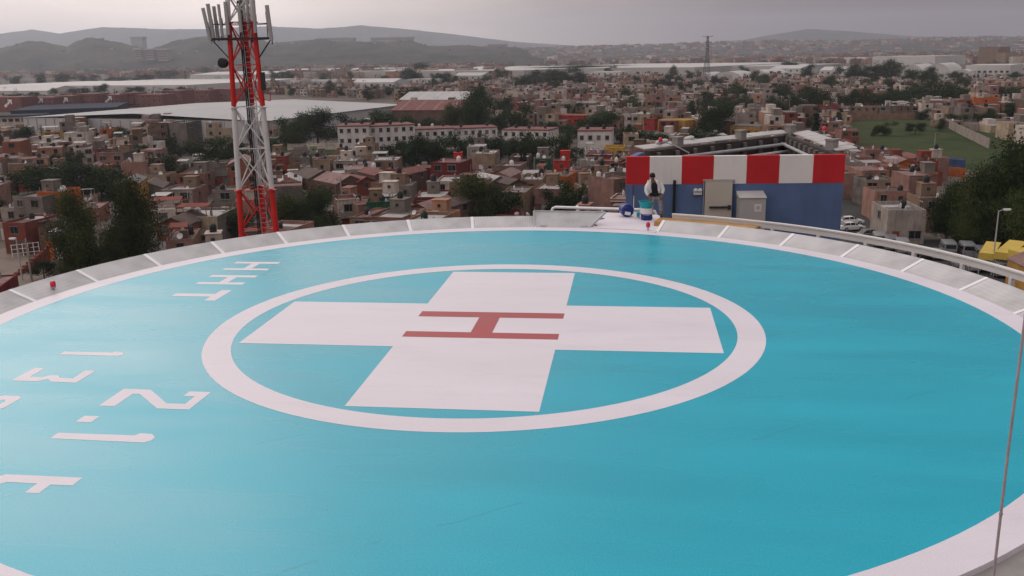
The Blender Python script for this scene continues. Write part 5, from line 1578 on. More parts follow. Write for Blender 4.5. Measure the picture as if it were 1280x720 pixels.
TREES = [
    (103, 240, 345, 58, 'tall', 'big olive tree close behind the net with a broad top', 0), (171, 222, 342, 62, 'tall', 'tallest olive tree close behind the net', 0), (137, 286, 347, 46, 'round', None, 3), (122, 300, 348, 30, 'round', None, None),
    (55, 210, 250, 70, 'wide', None, 2), (92, 204, 250, 80, 'wide', 'broad dark tree spreading over the peach houses', 2), (128, 207, 247, 55, 'round', None, None), (20, 238, 262, 40, 'round', None, None), (4, 246, 290, 40, 'round', None, None),
    (206, 192, 222, 42, 'round', None, None), (262, 174, 206, 44, 'round', None, None), (286, 170, 206, 44, 'round', None, None), (300, 178, 206, 30, 'round', None, None), (292, 262, 300, 44, 'round', None, None),
    (368, 246, 305, 62, 'round', 'olive green round tree hugging the foot of the red tower leg', 3), (400, 235, 302, 50, 'round', 'dark round tree next to the olive one by the tower', 2),
    (597, 220, 284, 66, 'round', 'bushy green tree standing out behind the far net panels', 3), (626, 234, 280, 44, 'round', None, None), (690, 236, 274, 36, 'round', None, None), (714, 226, 270, 46, 'round', None, None), (732, 231, 268, 24, 'tall', None, None),
    (358, 147, 182, 34, 'round', None, None), (374, 150, 186, 42, 'round', None, 3), (398, 137, 184, 52, 'round', 'big dark tree at the corner of the pale warehouse', 2), (436, 142, 172, 38, 'round', None, None), (456, 147, 168, 26, 'round', None, None), (484, 138, 168, 42, 'wide', None, None), (506, 144, 168, 36, 'round', None, None), (528, 147, 168, 30, 'round', None, None), (545, 150, 170, 26, 'round', None, None),
    (563, 130, 166, 24, 'tall', None, None), (600, 107, 166, 46, 'tall', 'tall dark tree rising above all others in mid town', 1), (585, 130, 166, 30, 'round', None, None), (625, 140, 166, 36, 'round', None, None), (652, 131, 170, 44, 'round', None, None), (690, 152, 170, 40, 'wide', None, None), (712, 156, 172, 40, 'wide', None, None),
    (512, 176, 202, 34, 'round', None, None), (537, 172, 214, 46, 'round', 'dark full tree in front of the white apartment rows', 2), (556, 176, 206, 36, 'round', None, None), (580, 174, 196, 34, 'round', None, None), (606, 172, 196, 38, 'round', None, None), (632, 174, 194, 30, 'round', None, None),
    (655, 176, 200, 30, 'round', None, None), (676, 170, 208, 44, 'round', None, None), (700, 166, 206, 36, 'round', None, None), (714, 182, 206, 30, 'round', None, None), (652, 186, 228, 9, 'spire', None, None), (656, 180, 228, 8, 'spire', None, None), (605, 226, 262, 8, 'spire', None, None),
    (750, 139, 178, 52, 'round', 'big dark tree between the two orange red sheds', 2), (732, 150, 178, 34, 'round', None, None), (776, 158, 180, 36, 'round', None, None), (800, 162, 182, 36, 'round', None, None), (824, 166, 184, 34, 'round', None, None),
    (896, 129, 172, 46, 'round', None, 2), (878, 136, 172, 30, 'round', None, None), (880, 162, 182, 40, 'wide', None, None), (864, 126, 148, 16, 'tall', None, None), (822, 128, 142, 16, 'round', None, None),
    (690, 86, 108, 32, 'round', None, None), (708, 84, 108, 34, 'round', None, None), (726, 90, 108, 24, 'round', None, None), (648, 96, 110, 26, 'round', None, None), (664, 88, 110, 30, 'round', None, None), (842, 82, 100, 12, 'tall', None, None), (762, 82, 94, 14, 'round', None, None), (740, 84, 92, 14, 'round', None, None), (862, 88, 98, 14, 'round', None, None), (832, 98, 112, 24, 'round', None, None),
    (518, 79, 104, 32, 'round', 'big round dark tree alone on the pale plain', None), (557, 90, 108, 20, 'round', None, None), (626, 86, 100, 16, 'round', None, None), (543, 92, 104, 12, 'round', None, None), (460, 107, 126, 18, 'round', None, None), (414, 100, 120, 14, 'tall', None, None), (364, 107, 120, 14, 'round', None, None), (406, 92, 104, 16, 'round', None, None), (358, 89, 104, 26, 'wide', None, None), (344, 88, 100, 16, 'round', None, None), (495, 106, 116, 10, 'round', None, None), (427, 110, 120, 10, 'round', None, None), (438, 90, 98, 10, 'round', None, None),
    (128, 105, 120, 18, 'round', None, None), (100, 110, 122, 22, 'wide', None, None), (68, 110, 122, 10, 'tall', None, None), (232, 108, 124, 22, 'round', None, None), (170, 108, 120, 22, 'wide', None, None), (42, 115, 124, 14, 'wide', None, None), (210, 110, 120, 16, 'wide', None, None), (262, 110, 122, 18, 'wide', None, None), (20, 117, 126, 16, 'wide', None, None),
    (50, 92, 106, 16, 'round', None, None), (20, 95, 106, 14, 'round', None, None), (85, 92, 106, 24, 'wide', None, None), (112, 94, 104, 20, 'wide', None, None), (145, 96, 105, 22, 'wide', None, None), (180, 93, 104, 24, 'wide', None, None), (218, 88, 98, 18, 'wide', None, None), (258, 84, 94, 16, 'wide', None, None), (281, 74, 84, 10, 'round', None, None), (206, 88, 98, 18, 'wide', None, None),
    (1008, 80, 100, 20, 'round', None, None), (1060, 80, 102, 28, 'round', None, None), (1080, 82, 102, 28, 'round', None, None), (1096, 80, 102, 26, 'round', None, None), (1113, 74, 102, 28, 'tall', None, None), (1135, 86, 104, 22, 'round', None, None), (1152, 84, 106, 30, 'round', None, None), (1168, 90, 106, 20, 'round', None, None), (984, 77, 90, 24, 'wide', None, None), (940, 88, 104, 22, 'round', None, None), (928, 82, 94, 16, 'round', None, None), (955, 92, 106, 22, 'tall', None, None),
    (1150, 102, 126, 44, 'round', None, None), (1172, 98, 128, 46, 'round', 'dark dense tree before the vaulted halls', None), (1192, 104, 126, 36, 'round', None, None), (1128, 112, 130, 30, 'round', None, None), (1108, 116, 132, 24, 'round', None, None), (1078, 110, 134, 26, 'round', None, None), (1062, 114, 136, 26, 'round', None, None), (1098, 118, 138, 30, 'wide', None, None),
    (976, 118, 148, 26, 'round', None, None), (998, 114, 142, 28, 'round', None, None), (1018, 108, 140, 34, 'round', None, None), (1030, 118, 140, 20, 'round', None, None), (1020, 133, 174, 12, 'spire', None, None), (1048, 135, 160, 10, 'spire', None, None), (1036, 143, 160, 6, 'spire', None, None), (1010, 146, 160, 14, 'round', None, None),
    (1217, 92, 102, 4, 'spire', None, None), (1222, 92, 102, 4, 'spire', None, None), (1232, 91, 102, 4, 'spire', None, None), (1254, 108, 122, 20, 'round', None, None), (1272, 110, 124, 22, 'round', None, None), (1204, 118, 130, 16, 'round', None, None),
    (1154, 136, 150, 20, 'round', None, None), (1238, 136, 152, 16, 'tall', None, None), (1196, 142, 155, 24, 'wide', None, None), (1105, 152, 170, 22, 'round', None, None), (1144, 153, 168, 22, 'wide', None, None), (1092, 158, 170, 12, 'round', None, None), (1176, 148, 164, 12, 'tall', None, None), (1222, 142, 152, 18, 'wide', None, None),
    (1196, 228, 306, 54, 'round', 'dark tree next to the pink alley houses', 2), (1222, 208, 306, 66, 'round', 'olive brown tree in the middle of the big grove', 3), (1252, 184, 308, 84, 'round', 'biggest dark tree of the grove behind the street lamp', 2), (1290, 172, 310, 90, 'round', 'dark tree of the grove cut off by the picture edge', 2), (1266, 236, 316, 60, 'round', None, 3), (1236, 250, 314, 50, 'wide', None, 2), (1206, 262, 312, 40, 'round', None, 3), (1182, 254, 300, 26, 'round', None, None),
    (55, 147, 172, 6, 'spire', None, None), (65, 152, 172, 6, 'spire', None, None), (77, 147, 172, 6, 'spire', None, None), (118, 145, 166, 5, 'spire', None, None), (127, 145, 166, 5, 'spire', None, None), (168, 149, 170, 5, 'spire', None, None), (137, 148, 172, 20, 'round', None, None), (152, 160, 180, 24, 'round', None, None), (20, 162, 178, 26, 'wide', None, None), (34, 158, 178, 24, 'wide', None, None), (4, 160, 190, 16, 'round', None, None),
    (56, 325, 350, 30, 'wide', None, None), (84, 324, 350, 30, 'wide', None, 3), (40, 272, 296, 16, 'round', None, None), (755, 178, 196, 12, 'round', None, None), (790, 172, 186, 10, 'round', None, None), (700, 192, 208, 16, 'round', None, None),
]
tx_ = random.Random(91)
for u_, t_, f_, w_ in ((500, 176, 212, 34), (522, 172, 216, 40), (548, 168, 214, 40), (572, 170, 208, 36), (592, 168, 206, 34), (618, 170, 206, 36), (645, 170, 210, 36), (664, 166, 212, 40), (340, 172, 196, 24), (480, 188, 214, 22)):
    TREES.append((u_, t_, f_, w_, 'round', None, None))
for k in range(70):                                             # loose trees between the houses of the middle distance
    u_ = tx_.uniform(480, 1285); v_ = tx_.choice([tx_.uniform(98, 112), tx_.uniform(108, 150)])
    if 1050 < u_ < 1240 and v_ > 140: continue
    h_ = (v_ - 60) * tx_.uniform(.17, .3)
    TREES.append((u_, v_ - h_, v_, h_ * tx_.uniform(.9, 1.7), tx_.choice(['round', 'round', 'wide', 'tall']), None, None))
for k in range(26):
    u_ = tx_.uniform(0, 420); v_ = tx_.uniform(176, 260)
    h_ = tx_.uniform(14, 24)
    TREES.append((u_, v_ - h_, v_, h_ * tx_.uniform(.8, 1.4), tx_.choice(['round', 'round', 'tall']), None, None))
for (cx, top, foot, wpx, shape, desc, big) in TREES:
    tree_px(cx, top, foot, wpx, shape, desc, big)

# ------------------------------------------------------------------ rows of houses
gr = random.Random(23)
cand = []
for (ang, u0, u1, v0, v1, seed) in ((.20, -260, -10, 90, 330, 1), (-.30, -75, 120, 110, 330, 2), (-.08, 60, 300, 110, 330, 3)):
    q = random.Random(seed)
    ca, sa = math.cos(ang), math.sin(ang)
    v = v0
    row = 0
    while v < v1 + 120:
        d = q.uniform(8, 10.5)
        u = u0 - 60 + q.uniform(0, 4)
        while u < u1 + 60:
            w = q.choice([3.8, 4.2, 4.6, 5.0, 5.6, 6.4])
            x, y = ca * u - sa * v, sa * u + ca * v
            if (ang > .1 and x < -35) or (-.2 > ang and -35 <= x < 62) or (-.2 < ang < .1 and x >= 62):
                cand.append((x, y, ang + (PI if row % 2 else 0), w, d))
            u += w + (q.uniform(.3, 1.5) if q.random() < .3 else .05)
        v += d + (7.5 if row % 2 else .4)
        row += 1
sel = []
for (x, y, rz, w, d) in cand:
    if y < 100 or y > 400:
        continue
    if hidden(x, y, GZ + 7.5) or not free(x, y, max(w, d) * .45):
        continue
    if blocks(x, y, w, GZ + 3.4):
        continue
    sel.append((math.hypot(x, y), x, y, rz, w, d, 1 if blocks(x, y, w, GZ + 6.6) else 2))
sel.sort()
room_left = 300 - len(HOUSES)
cols_w = ['beige'] * 4 + ['tan'] * 4 + ['grey'] * 2 + ['pale grey'] * 3 + ['dusty rose'] * 5 + ['brown'] * 4 + ['pink'] * 5 + ['peach'] * 4 + ['cream'] * 3 + ['white'] * 4 + ['terracotta'] * 4 + ['brick red'] * 4 + ['maroon', 'maroon', 'ochre', 'orange', 'bright red']
near, rest = sel[:room_left], sel[room_left:]
for (D, x, y, rz, w, d, mx) in near:
    kind = gr.choice(['flat', 'flat', 'flat', 'terrace', 'terrace', 'gable'])
    nst = gr.choice([1, 2, 2, 2, 2, 3]) if D < 240 else gr.choice([1, 1, 2, 2])
    if mx == 1: nst = 1; kind = 'flat'
    house(x, y, rz, w, d, kind, gr.choice(cols_w), gr.choice([0, 0, 1, 2, 3, 4]), nst=nst, rs=gr)

# ---- the town beyond: nobody could count it, one object
FV, FF, FM = [], [], []
fcols = ['beige', 'tan', 'grey', 'pale grey', 'dusty rose', 'brown', 'pink', 'peach', 'cream', 'white', 'terracotta', 'brick red']
FMATS = [WM[c] for c in fcols] + RM + [GLASS, BLACK]
fr_ = random.Random(31)


def far_house(x, y, rz, w, d, h, z=GZ, win=True):
    ca, sa = math.cos(rz), math.sin(rz)

    def add(vs, fs, mi):
        o = len(FV)
        FV.extend((x + ca * a - sa * b_, y + sa * a + ca * b_, z + c) for a, b_, c in vs)
        FF.extend(tuple(i + o for i in f) for f in fs); FM.extend([mi] * len(fs))

    def bx(x0, y0, z0, x1, y1, z1, mi, top):
        add([(x0, y0, z0), (x1, y0, z0), (x1, y1, z0), (x0, y1, z0), (x0, y0, z1), (x1, y0, z1), (x1, y1, z1), (x0, y1, z1)], [(0, 1, 5, 4), (1, 2, 6, 5), (2, 3, 7, 6), (3, 0, 4, 7)], mi)
        add([(x0, y0, z1), (x1, y0, z1), (x1, y1, z1), (x0, y1, z1)], [(0, 1, 2, 3)], top)
    W_, D_ = w / 2, d / 2
    mi = fr_.choice([0, 1, 1, 2, 3, 4, 4, 4, 5, 5, 6, 6, 7, 8, 8, 9, 9, 9, 10, 10, 11]); rf = 12 + fr_.choice([0, 0, 1, 2, 3, 4, 4])
    bx(-W_, -D_, 0, W_, D_, h, mi, rf)
    if fr_.random() < .5:
        a = fr_.uniform(-W_ + 1.5, W_ - 1.5) if W_ > 1.6 else 0
        bx(a - 1.3, -.3, h + .01, a + 1.3, D_ - .2, h + fr_.uniform(1.5, 2.6), fr_.choice([mi, 2, 9, 3]), rf)
    if fr_.random() < .5:
        a, c = fr_.uniform(-W_ + .6, W_ - .6), fr_.uniform(-D_ + .6, D_ - .6)
        bx(a - .55, c - .55, h + .02, a + .55, c + .55, h + 1.3, 18 if fr_.random() < .7 else 9, 18)
    if win:
        for s_ in (-1, 1):
            for k in range(max(1, int(h / 2.75))):
                n = max(1, int(w / 2.8))
                for i in range(n):
                    if fr_.random() < .8:
                        a = -W_ + w * (i + .5) / n; ww = fr_.uniform(.45, .85); z0 = k * 2.75 + 1; z1 = z0 + 1.25
                        vs = [(a - ww, s_ * (D_ + .02), z0), (a + ww, s_ * (D_ + .02), z0), (a + ww, s_ * (D_ + .02), z1), (a - ww, s_ * (D_ + .02), z1)]
                        add(vs if s_ < 0 else vs[::-1], [(0, 1, 2, 3)], 17)


for (D, x, y, rz, w, d, mx) in rest:
    far_house(x, y, rz, w, d, 2.75 * (fr_.choice([1, 2, 2, 2, 3]) if mx > 1 else 1))
FARP = [[tuple(G(*q)[:2]) for q in z] for z in (
    [(330, 122), (500, 124), (520, 160), (760, 165), (870, 165), (1060, 150), (1330, 150), (1330, 112), (1120, 112), (960, 104), (830, 100), (620, 104), (500, 116), (420, 106), (340, 108)],
    [(-60, 132), (300, 128), (300, 118), (-60, 122)],
    [(620, 107), (980, 106), (1120, 113), (1330, 113), (1330, 102), (1200, 102), (960, 103), (840, 100), (620, 103)],
    [(-60, 190), (-60, 172), (60, 172), (340, 176), (420, 170), (420, 182), (300, 190)])]
n = 0
for zi, zone in enumerate(FARP):
    xs = [q[0] for q in zone]; ys = [q[1] for q in zone]
    ang = (-.25, .1, -.05, .15)[zi]
    ca, sa = math.cos(ang), math.sin(ang)
    v = -200
    row = 0
    while v < max(ys) + 300:
        d = fr_.uniform(7, 9.5); u = -900
        while u < 1100:
            w = fr_.choice([4.2, 4.8, 5.4, 6.2, 7.5])
            x, y = ca * u - sa * v, sa * u + ca * v
            u += w + (fr_.uniform(.3, 4) if fr_.random() < .3 else .05)
            if y < 90 or abs(x) > y * .62 or not inside((x, y), zone):
                continue
            if any(inside((x, y), q) for q in POLY):
                continue
            if any((a - x) ** 2 + (b_ - y) ** 2 < 60 for a, b_, c in HOUSES) or any((a - x) ** 2 + (b_ - y) ** 2 < (c + 3) ** 2 for a, b_, c in RES):
                continue
            if zi == 3 and hidden(x, y, GZ + 6):
                continue
            if fr_.random() < .93:
                hh = 2.75 * fr_.choice([1, 1, 2, 2, 2, 3]) + fr_.uniform(0, .8)
                if blocks(x, y, w, GZ + hh + .8):
                    hh = 2.9
                    if blocks(x, y, w, GZ + hh + .5):
                        continue
                far_house(x, y, ang + (PI if row % 2 else 0), w, d, hh, win=y < 900); n += 1
        v += d + (8 if row % 2 else .5)
        row += 1
# far plain and hillsides: coarse blocks of settlement
for k in range(2600):
    u = fr_.uniform(-40, 1320)
    vv = fr_.choice([fr_.uniform(72, 84), fr_.uniform(76, 92)]) if u < 640 else fr_.uniform(62, 80)
    hy = pix((0, 0, 0))
    p = G(u, vv + (0 if u > 640 else 6))
    if p.y < 900 or p.y > 4200:
        continue
    w = fr_.uniform(9, 34)
    far_house(p.x, p.y, fr_.uniform(-.4, .4), w, fr_.uniform(9, 16), fr_.uniform(4, 12), win=False)
me = bpy.data.meshes.new('town')
me.from_pydata(FV, [], FF)
for m in FMATS: me.materials.append(m)
me.polygons.foreach_set('material_index', FM)
me.update()
link('far_town', me, kind='stuff')

# ---- settlement climbing the far hillside at the right, and woods on the plain
dg = bpy.context.evaluated_depsgraph_get()
HS = [bpy.data.objects['hillside'], bpy.data.objects['hills'], bpy.data.objects['terrace']]
FV, FF, FM = [], [], []
for o, cnt, dens in ((HS[0], 2600, 1.), (HS[1], 120, .4)):
    me_ = o.data
    polys = [p_ for p_ in me_.polygons if p_.normal.y < .2]
    for k in range(cnt):
        p_ = fr_.choice(polys)
        vs = [me_.vertices[i].co for i in p_.vertices]
        a, c = fr_.random(), fr_.random()
        q = (vs[0] * (1 - a) + vs[1] * a) * (1 - c) + (vs[3] * (1 - a) + vs[2] * a) * c
        far_house(q.x, q.y, fr_.uniform(-.5, .5), fr_.uniform(9, 30) * (1 if o is HS[0] else .4), fr_.uniform(9, 20) * (1 if o is HS[0] else .5), fr_.uniform(5, 13) * (1 if o is HS[0] else .6), q.z - 2, win=False)
me = bpy.data.meshes.new('hillside_town')
me.from_pydata(FV, [], FF)
for m in FMATS: me.materials.append(m)
me.polygons.foreach_set('material_index', FM)
me.update()
link('hillside_settlement', me, kind='stuff')
# buildings on the rim of the flat-topped hill
for i, (x0, x1, yy, hh) in enumerate(((400, 443, 53.5, 26), (464, 516, 53.5, 30), (610, 634, 58.5, 12), (164, 178, 55.5, 40), (169, 177, 72, 40), (182, 192, 73.5, 46), (198, 210, 75, 52), (106, 122, 60, 16), (124, 138, 61, 22))):
    d0, d1 = ray(x0, yy), ray(x1, yy)
    DD = (3290, 3290, 3290, 3290, 2780, 2780, 2780, 3180, 3180)[i]
    k0, k1 = DD / d0.y, DD / d1.y
    q0, q1 = CAMP + d0 * k0, CAMP + d1 * k1
    z = min(q0.z, q1.z)
    b = MB(); b.box(0, 0, -3 if 4 <= i <= 6 else -25, q1.x - q0.x, 40, hh * .55); rfb = MB(); rfb.box(-3, -3, hh * .55 + .1, q1.x - q0.x + 3, 43, hh * .55 + 4)
    t = thing('hilltop_building', ('long flat building on the rim of the flat-topped hill, behind the tower side', 'longer flat building on the rim of the flat-topped hill', 'small flat building far along the ridge', 'grey block on the saddle of the wooded hills', 'narrow pale apartment slab below the wooded hill', 'middle one of three pale slabs below the wooded hill', 'widest pale apartment slab below the wooded hill', 'small pale building on the flank of the round hill', 'pale building in the scar of the round hill')[i], 'building', (q0.x, q0.y, z))
    b.build('wall', WHG if i < 4 else WM['pale grey'], t)
    for k in range(4 if 4 <= i <= 6 else 0):
        wb_ = MB(); wb_.box(1.5, -.4, hh * .55 * (k + .35) / 4, q1.x - q0.x - 1.5, -.05, hh * .55 * (k + .75) / 4); wb_.build('window_band', WM['brown'], t)
    rfb.build('roof', WHG, t)

# far woods, one object
wr = np.random.RandomState(77)
base = [np.array([v.co[:] for v in PROTO['round'][i][0].vertices]).reshape(-1, 4, 3)[::7] for i in range(3)]
WV = []
for k in range(1500):
    u = wr.uniform(-30, 1310)
    vv = wr.uniform(70, 78) if u > 640 and wr.rand() < .6 else wr.uniform(80, 100)
    if u > 640: vv = wr.choice([wr.uniform(68, 76), wr.uniform(76, 90), wr.uniform(100, 150)], p=[.45, .2, .35])
    else: vv = wr.choice([wr.uniform(82, 92), wr.uniform(92, 103), wr.uniform(104, 126)], p=[.6, .2, .2])
    p = G(u, vv)
    if p.y < 420 or p.y > 5500 or any(inside((p.x, p.y), q) for q in POLY):
        continue
    s_ = wr.uniform(5, 9) * (1 if p.y < 1500 else 1.7)
    WV.append(base[k % 3] * (s_ * 1.1, s_ * 1.1, s_) + (p.x, p.y, GZ))
WV = np.concatenate(WV).reshape(-1, 3)
me = bpy.data.meshes.new('woods')
me.from_pydata(WV.tolist(), [], np.arange(len(WV)).reshape(-1, 4).tolist())
me.materials.append(LEAF1); me.update()
link('distant_woods', me, kind='stuff')

# ------------------------------------------------------------------ roof tanks (they stand on the roofs: things of their own)
vis = [q for q in TANKS if not hidden(q[0], q[1], q[2] + 1.2)]
vis.sort(key=lambda q: math.hypot(q[0], q[1]))
for (x, y, z, dark) in vis[:290]:
    o = link('water_tank', TANKB if dark else TANKP, None, (x, y, z), fr_.uniform(0, 6))
    s_ = fr_.uniform(.85, 1.1); o.scale = (s_, s_, s_)
    later(o, ('black' if dark else 'pale') + ' round water tank on a roof', (x, y, z + .6), 'water tanks on the roofs', 'water tank')

# ------------------------------------------------------------------ vehicles
CARP = {k: mat('car_' + k, v, .3, .04, 1., spec=.5) for k, v in {'white': (.6, .59, .58), 'silver': (.2, .2, .205), 'grey': (.13, .13, .135), 'blue': (.03, .05, .12), 'red': (.25, .02, .02), 'black': (.015, .015, .016)}.items()}
CGL = mat('car_glass', (.012, .014, .016), .08, .05, 1., spec=.6)
TYRE = mat('tyre_rubber', (.012, .012, .012), .9, .1, 3.)
LAMP = mat('lamp_glass', (.6, .6, .58), .15, .05, 3., spec=.6)
TAIL = mat('tail_glass', (.3, .01, .01), .2, .05, 3.)


def loft(b, secs, mi=0):
    n = len(secs[0]); o = len(b.v)
    for s_ in secs: b.v.extend(s_)
    for i in range(len(secs) - 1):
        for k in range(n):
            k2 = (k + 1) % n
            b.f.append((o + i * n + k, o + i * n + k2, o + (i + 1) * n + k2, o + (i + 1) * n + k)); b.m.append(mi)
    b.f.append(tuple(range(o + n - 1, o - 1, -1))); b.m.append(mi)
    b.f.append(tuple(range(o + (len(secs) - 1) * n, o + len(secs) * n))); b.m.append(mi)


def make_car(colour, van=False):
    """x is the length, nose at +x"""
    t = link('parked_van' if van else 'parked_car', None)
    L_, Wd = (4.9, 1.85) if van else (4.3, 1.72)
    b = MB()
    if van:
        prof = [(-2.45, .35, 1.0), (-2.4, .3, 1.95), (-1.2, .28, 2.05), (.9, .28, 2.05), (1.6, .28, 1.3), (2.35, .3, 1.0), (2.45, .38, .7)]
    else:
        prof = [(-2.15, .4, .8), (-2.05, .28, .95), (-1.3, .25, .97), (.75, .25, .96), (1.4, .25, .88), (2.0, .28, .76), (2.15, .38, .62)]

    def sec(x, z0, z1, tw=.86):
        w = Wd / 2 * (1 - .1 * (abs(x) / L_ * 2) ** 4)
        zb = z0 + .45
        return [(x, -w * .92, z0), (x, w * .92, z0), (x, w, min(zb, z1 - .1)), (x, w * .97, z1 - .06), (x, w * tw, z1), (x, -w * tw, z1), (x, -w * .97, z1 - .06), (x, -w, min(zb, z1 - .1))]
    loft(b, [sec(*q) for q in prof]); b.smooth = True
    b.build('body', CARP[colour], t)
    b = MB(); g = MB()
    if van:
        for s_ in (-1, 1):
            g.add([(-2.2, s_ * .935, 1.25), (1.0, s_ * .935, 1.25), (.9, s_ * .86, 1.85), (-2.2, s_ * .86, 1.85)], [(0, 1, 2, 3)] if s_ < 0 else [(3, 2, 1, 0)])
        g.add([(1.62, -.7, 1.34), (1.62, .7, 1.34), (1.0, .66, 1.99), (1.0, -.66, 1.99)], [(0, 1, 2, 3)])
        g.add([(-2.46, -.68, 1.25), (-2.43, -.68, 1.8), (-2.43, .68, 1.8), (-2.46, .68, 1.25)], [(3, 2, 1, 0)])
    else:
        cab = [(-1.75, .96, .985, .8), (-1.2, .96, 1.38, .68), (.15, .96, 1.42, .68), (.95, .95, .97, .78)]
        loft(g, [[(x, -w, z0), (x, w, z0), (x, w * .86, z1), (x, -w * .86, z1)] for x, z0, z1, w in cab])
        b.add([(-1.22, -.6, 1.385), (.15, -.6, 1.43), (.15, .6, 1.43), (-1.22, .6, 1.385), (-1.2, -.5, 1.43), (.1, -.5, 1.465), (.1, .5, 1.465), (-1.2, .5, 1.43)],
              [(3, 2, 1, 0), (4, 5, 6, 7), (0, 1, 5, 4), (1, 2, 6, 5), (2, 3, 7, 6), (3, 0, 4, 7)])
        for x in (-.55, .3):
            for s_ in (-1, 1):
                b.bar((x, s_ * .79, .97), (x - .05, s_ * .6, 1.42), .07, .05)
        b.build('roof', CARP[colour], t)
    g.build('glazing', CGL, t)
    for x in (-L_ / 2 + .85, L_ / 2 - .85):
        for s_ in (-1, 1):
            b = MB(); b.lathe([(.2, -.1), (.31, -.1), (.33, -.06), (.33, .06), (.31, .1), (.2, .1)], 16)
            o = b.build('wheel', TYRE, t, (x, s_ * (Wd / 2 - .1), .33)); o.rotation_euler = (PI / 2, 0, 0)
            b = MB(); b.lathe([(.03, -.105), (.19, -.103), (.19, .103), (.03, .105)], 12); b.build('rim', GALV, o)
    xf, xb = L_ / 2, -L_ / 2
    for s_ in (-1, 1):
        zf = .85 if van else .68
        b = MB(); b.box(xf - .14, s_ * .6 - .17, zf - .07, xf - .02, s_ * .6 + .17, zf + .06); b.build('headlight', LAMP, t)
        b = MB(); b.box(xb - .01, s_ * .66 - .1, .72, xb + .1, s_ * .66 + .1, .9); b.build('tail_light', TAIL, t)
    return t


CARS = {}
for (px, py, rz, colour, van, desc) in (
        (1063, 281, .1, 'white', False, 'white car parked beside the blue wall, upper of two'), (1064, 288.5, .15, 'white', False, 'white car parked beside the blue wall, lower of two'),
        (252, 201, .05, 'white', True, 'white van parked on the grass lot'), (1088, 298, .2, 'grey', False, None),
        (1098, 307, 1.3, 'silver', True, None), (1112, 311, 1.25, 'grey', True, None), (1126, 315, 1.3, 'silver', True, None), (1141, 318, 1.2, 'grey', False, None), (1156, 322, 1.3, 'black', False, None),
        (1170, 323, 1.25, 'silver', False, None), (1184, 318, 1.3, 'silver', True, None), (1207, 320, 1.3, 'silver', True, None), (1196, 334, 1.2, 'grey', False, None), (1214, 338, 1.3, 'silver', False, None),
        (1232, 338, 1.25, 'black', False, None), (1248, 344, 1.3, 'grey', True, None), (1266, 350, 1.3, 'red', False, None), (1278, 342, 1.2, 'grey', False, None), (1226, 326, 1.3, 'grey', True, None),
        (1112, 296, .3, 'black', False, None), (14, 276, -.4, 'silver', False, None), (4, 279, -.4, 'blue', False, None)):
    k = (colour, van)
    o = CARS[k] = copy_tree(CARS[k]) if k in CARS else make_car(colour, van)
    p = G(px, py)
    o.location = (p.x, p.y, GZ + .1); o.rotation_euler = (0, 0, rz)
    later(o, desc or (colour + (' van' if van else ' car') + ' parked in the yard'), (p.x, p.y, GZ + 1), 'parked vehicles', 'van' if van else 'car')

# yellow canopies at the yard
YEL = mat('yellow_sheet', (.52, .37, .07), .6, .12, .4, streak=.12)
for i, (x0, y0, x1, y1, dp_, h, lb) in enumerate(((1221, 343, 1240, 345, 6, 3.4, 'yellow sheet canopy standing next to the grey vans'), (1240, 346, 1263, 349, 7, 3.8, 'middle yellow sheet canopy in front of the street lamp'), (1256, 358, 1300, 371, 9, 5.2, 'largest yellow canopy with a deep side, cut off by the picture edge'))):
    p0, p1 = G(x0, y0), G(x1, y1)
    d = Vector((p1.x - p0.x, p1.y - p0.y)); w = d.length; rz = math.atan2(d.y, d.x)
    t = thing('canopy', lb, 'canopy', (p0.x, p0.y, GZ), rz, 'yellow canopies')
    b = MB(); b.add([(0, 0, h - .5), (w, 0, h - .5), (w, dp_, h), (0, dp_, h), (0, 0, h - .36), (w, 0, h - .36), (w, dp_, h + .14), (0, dp_, h + .14)],
                    [(3, 2, 1, 0), (4, 5, 6, 7), (0, 1, 5, 4), (1, 2, 6, 5), (2, 3, 7, 6), (3, 0, 4, 7)])
    for k in range(1, int(w / .9)):
        b.box(k * .9 - .03, -.005, h - .52, k * .9 + .03, .05, h - .33)
    b.build('roof', YEL, t)
    b = MB(); b.box(-.05, -.08, h - 1.3, w + .05, -.006, h - .34); b.build('valance', YEL, t)
    for x in (.15, w - .15):
        for y in (.15, dp_ - .15):
            b = MB(); b.box(x - .06, y - .06, 0, x + .06, y + .06, h - .5 + .45 * (y > 1)); b.build('post', GALV, t)


# street lamps and poles
LPOLE = mat('lamp_pole_grey', (.36, .355, .35), .5, .08, 2.)


def street_lamp(px, top, foot, label, arm=1.3, side=1):
    p = G(px, foot); lo, hi = GZ, 12
    for _ in range(40):
        mid = (lo + hi) / 2
        if pix((p.x, p.y, mid))[1] > top: lo = mid
        else: hi = mid
    h = mid - GZ
    t = thing('street_lamp', label, 'street lamp', (p.x, p.y, GZ), group='street lamps')
    b = MB(); b.tube([(0, 0, 0), (0, 0, h * .5), (0, 0, h)], [.13, .1, .07], 10); b.build('pole', LPOLE, t)
    b = MB(); b.tube([(0, 0, h - .15), (side * arm * .5, 0, h + .12), (side * arm, 0, h + .1)], .05, 8); b.build('arm', LPOLE, t)
    b = MB(); b.box(side * arm - .45, -.2, h + .02, side * arm + .45, .2, h + .2); b.box(side * arm - .35, -.15, h - .05, side * arm + .35, .15, h + .015, 1); b.build('lamp_head', [PAPER, LAMP], t)


street_lamp(1239.5, 263, 343, 'tall grey street lamp in front of the dark grove of trees', 1.1)
street_lamp(343, 151, 190, 'street lamp at the corner of the pale warehouse beside dark trees', 1.6, -1)
street_lamp(28, 299, 350, 'street lamp by the dirt street at the edge of the picture', .5, -1)


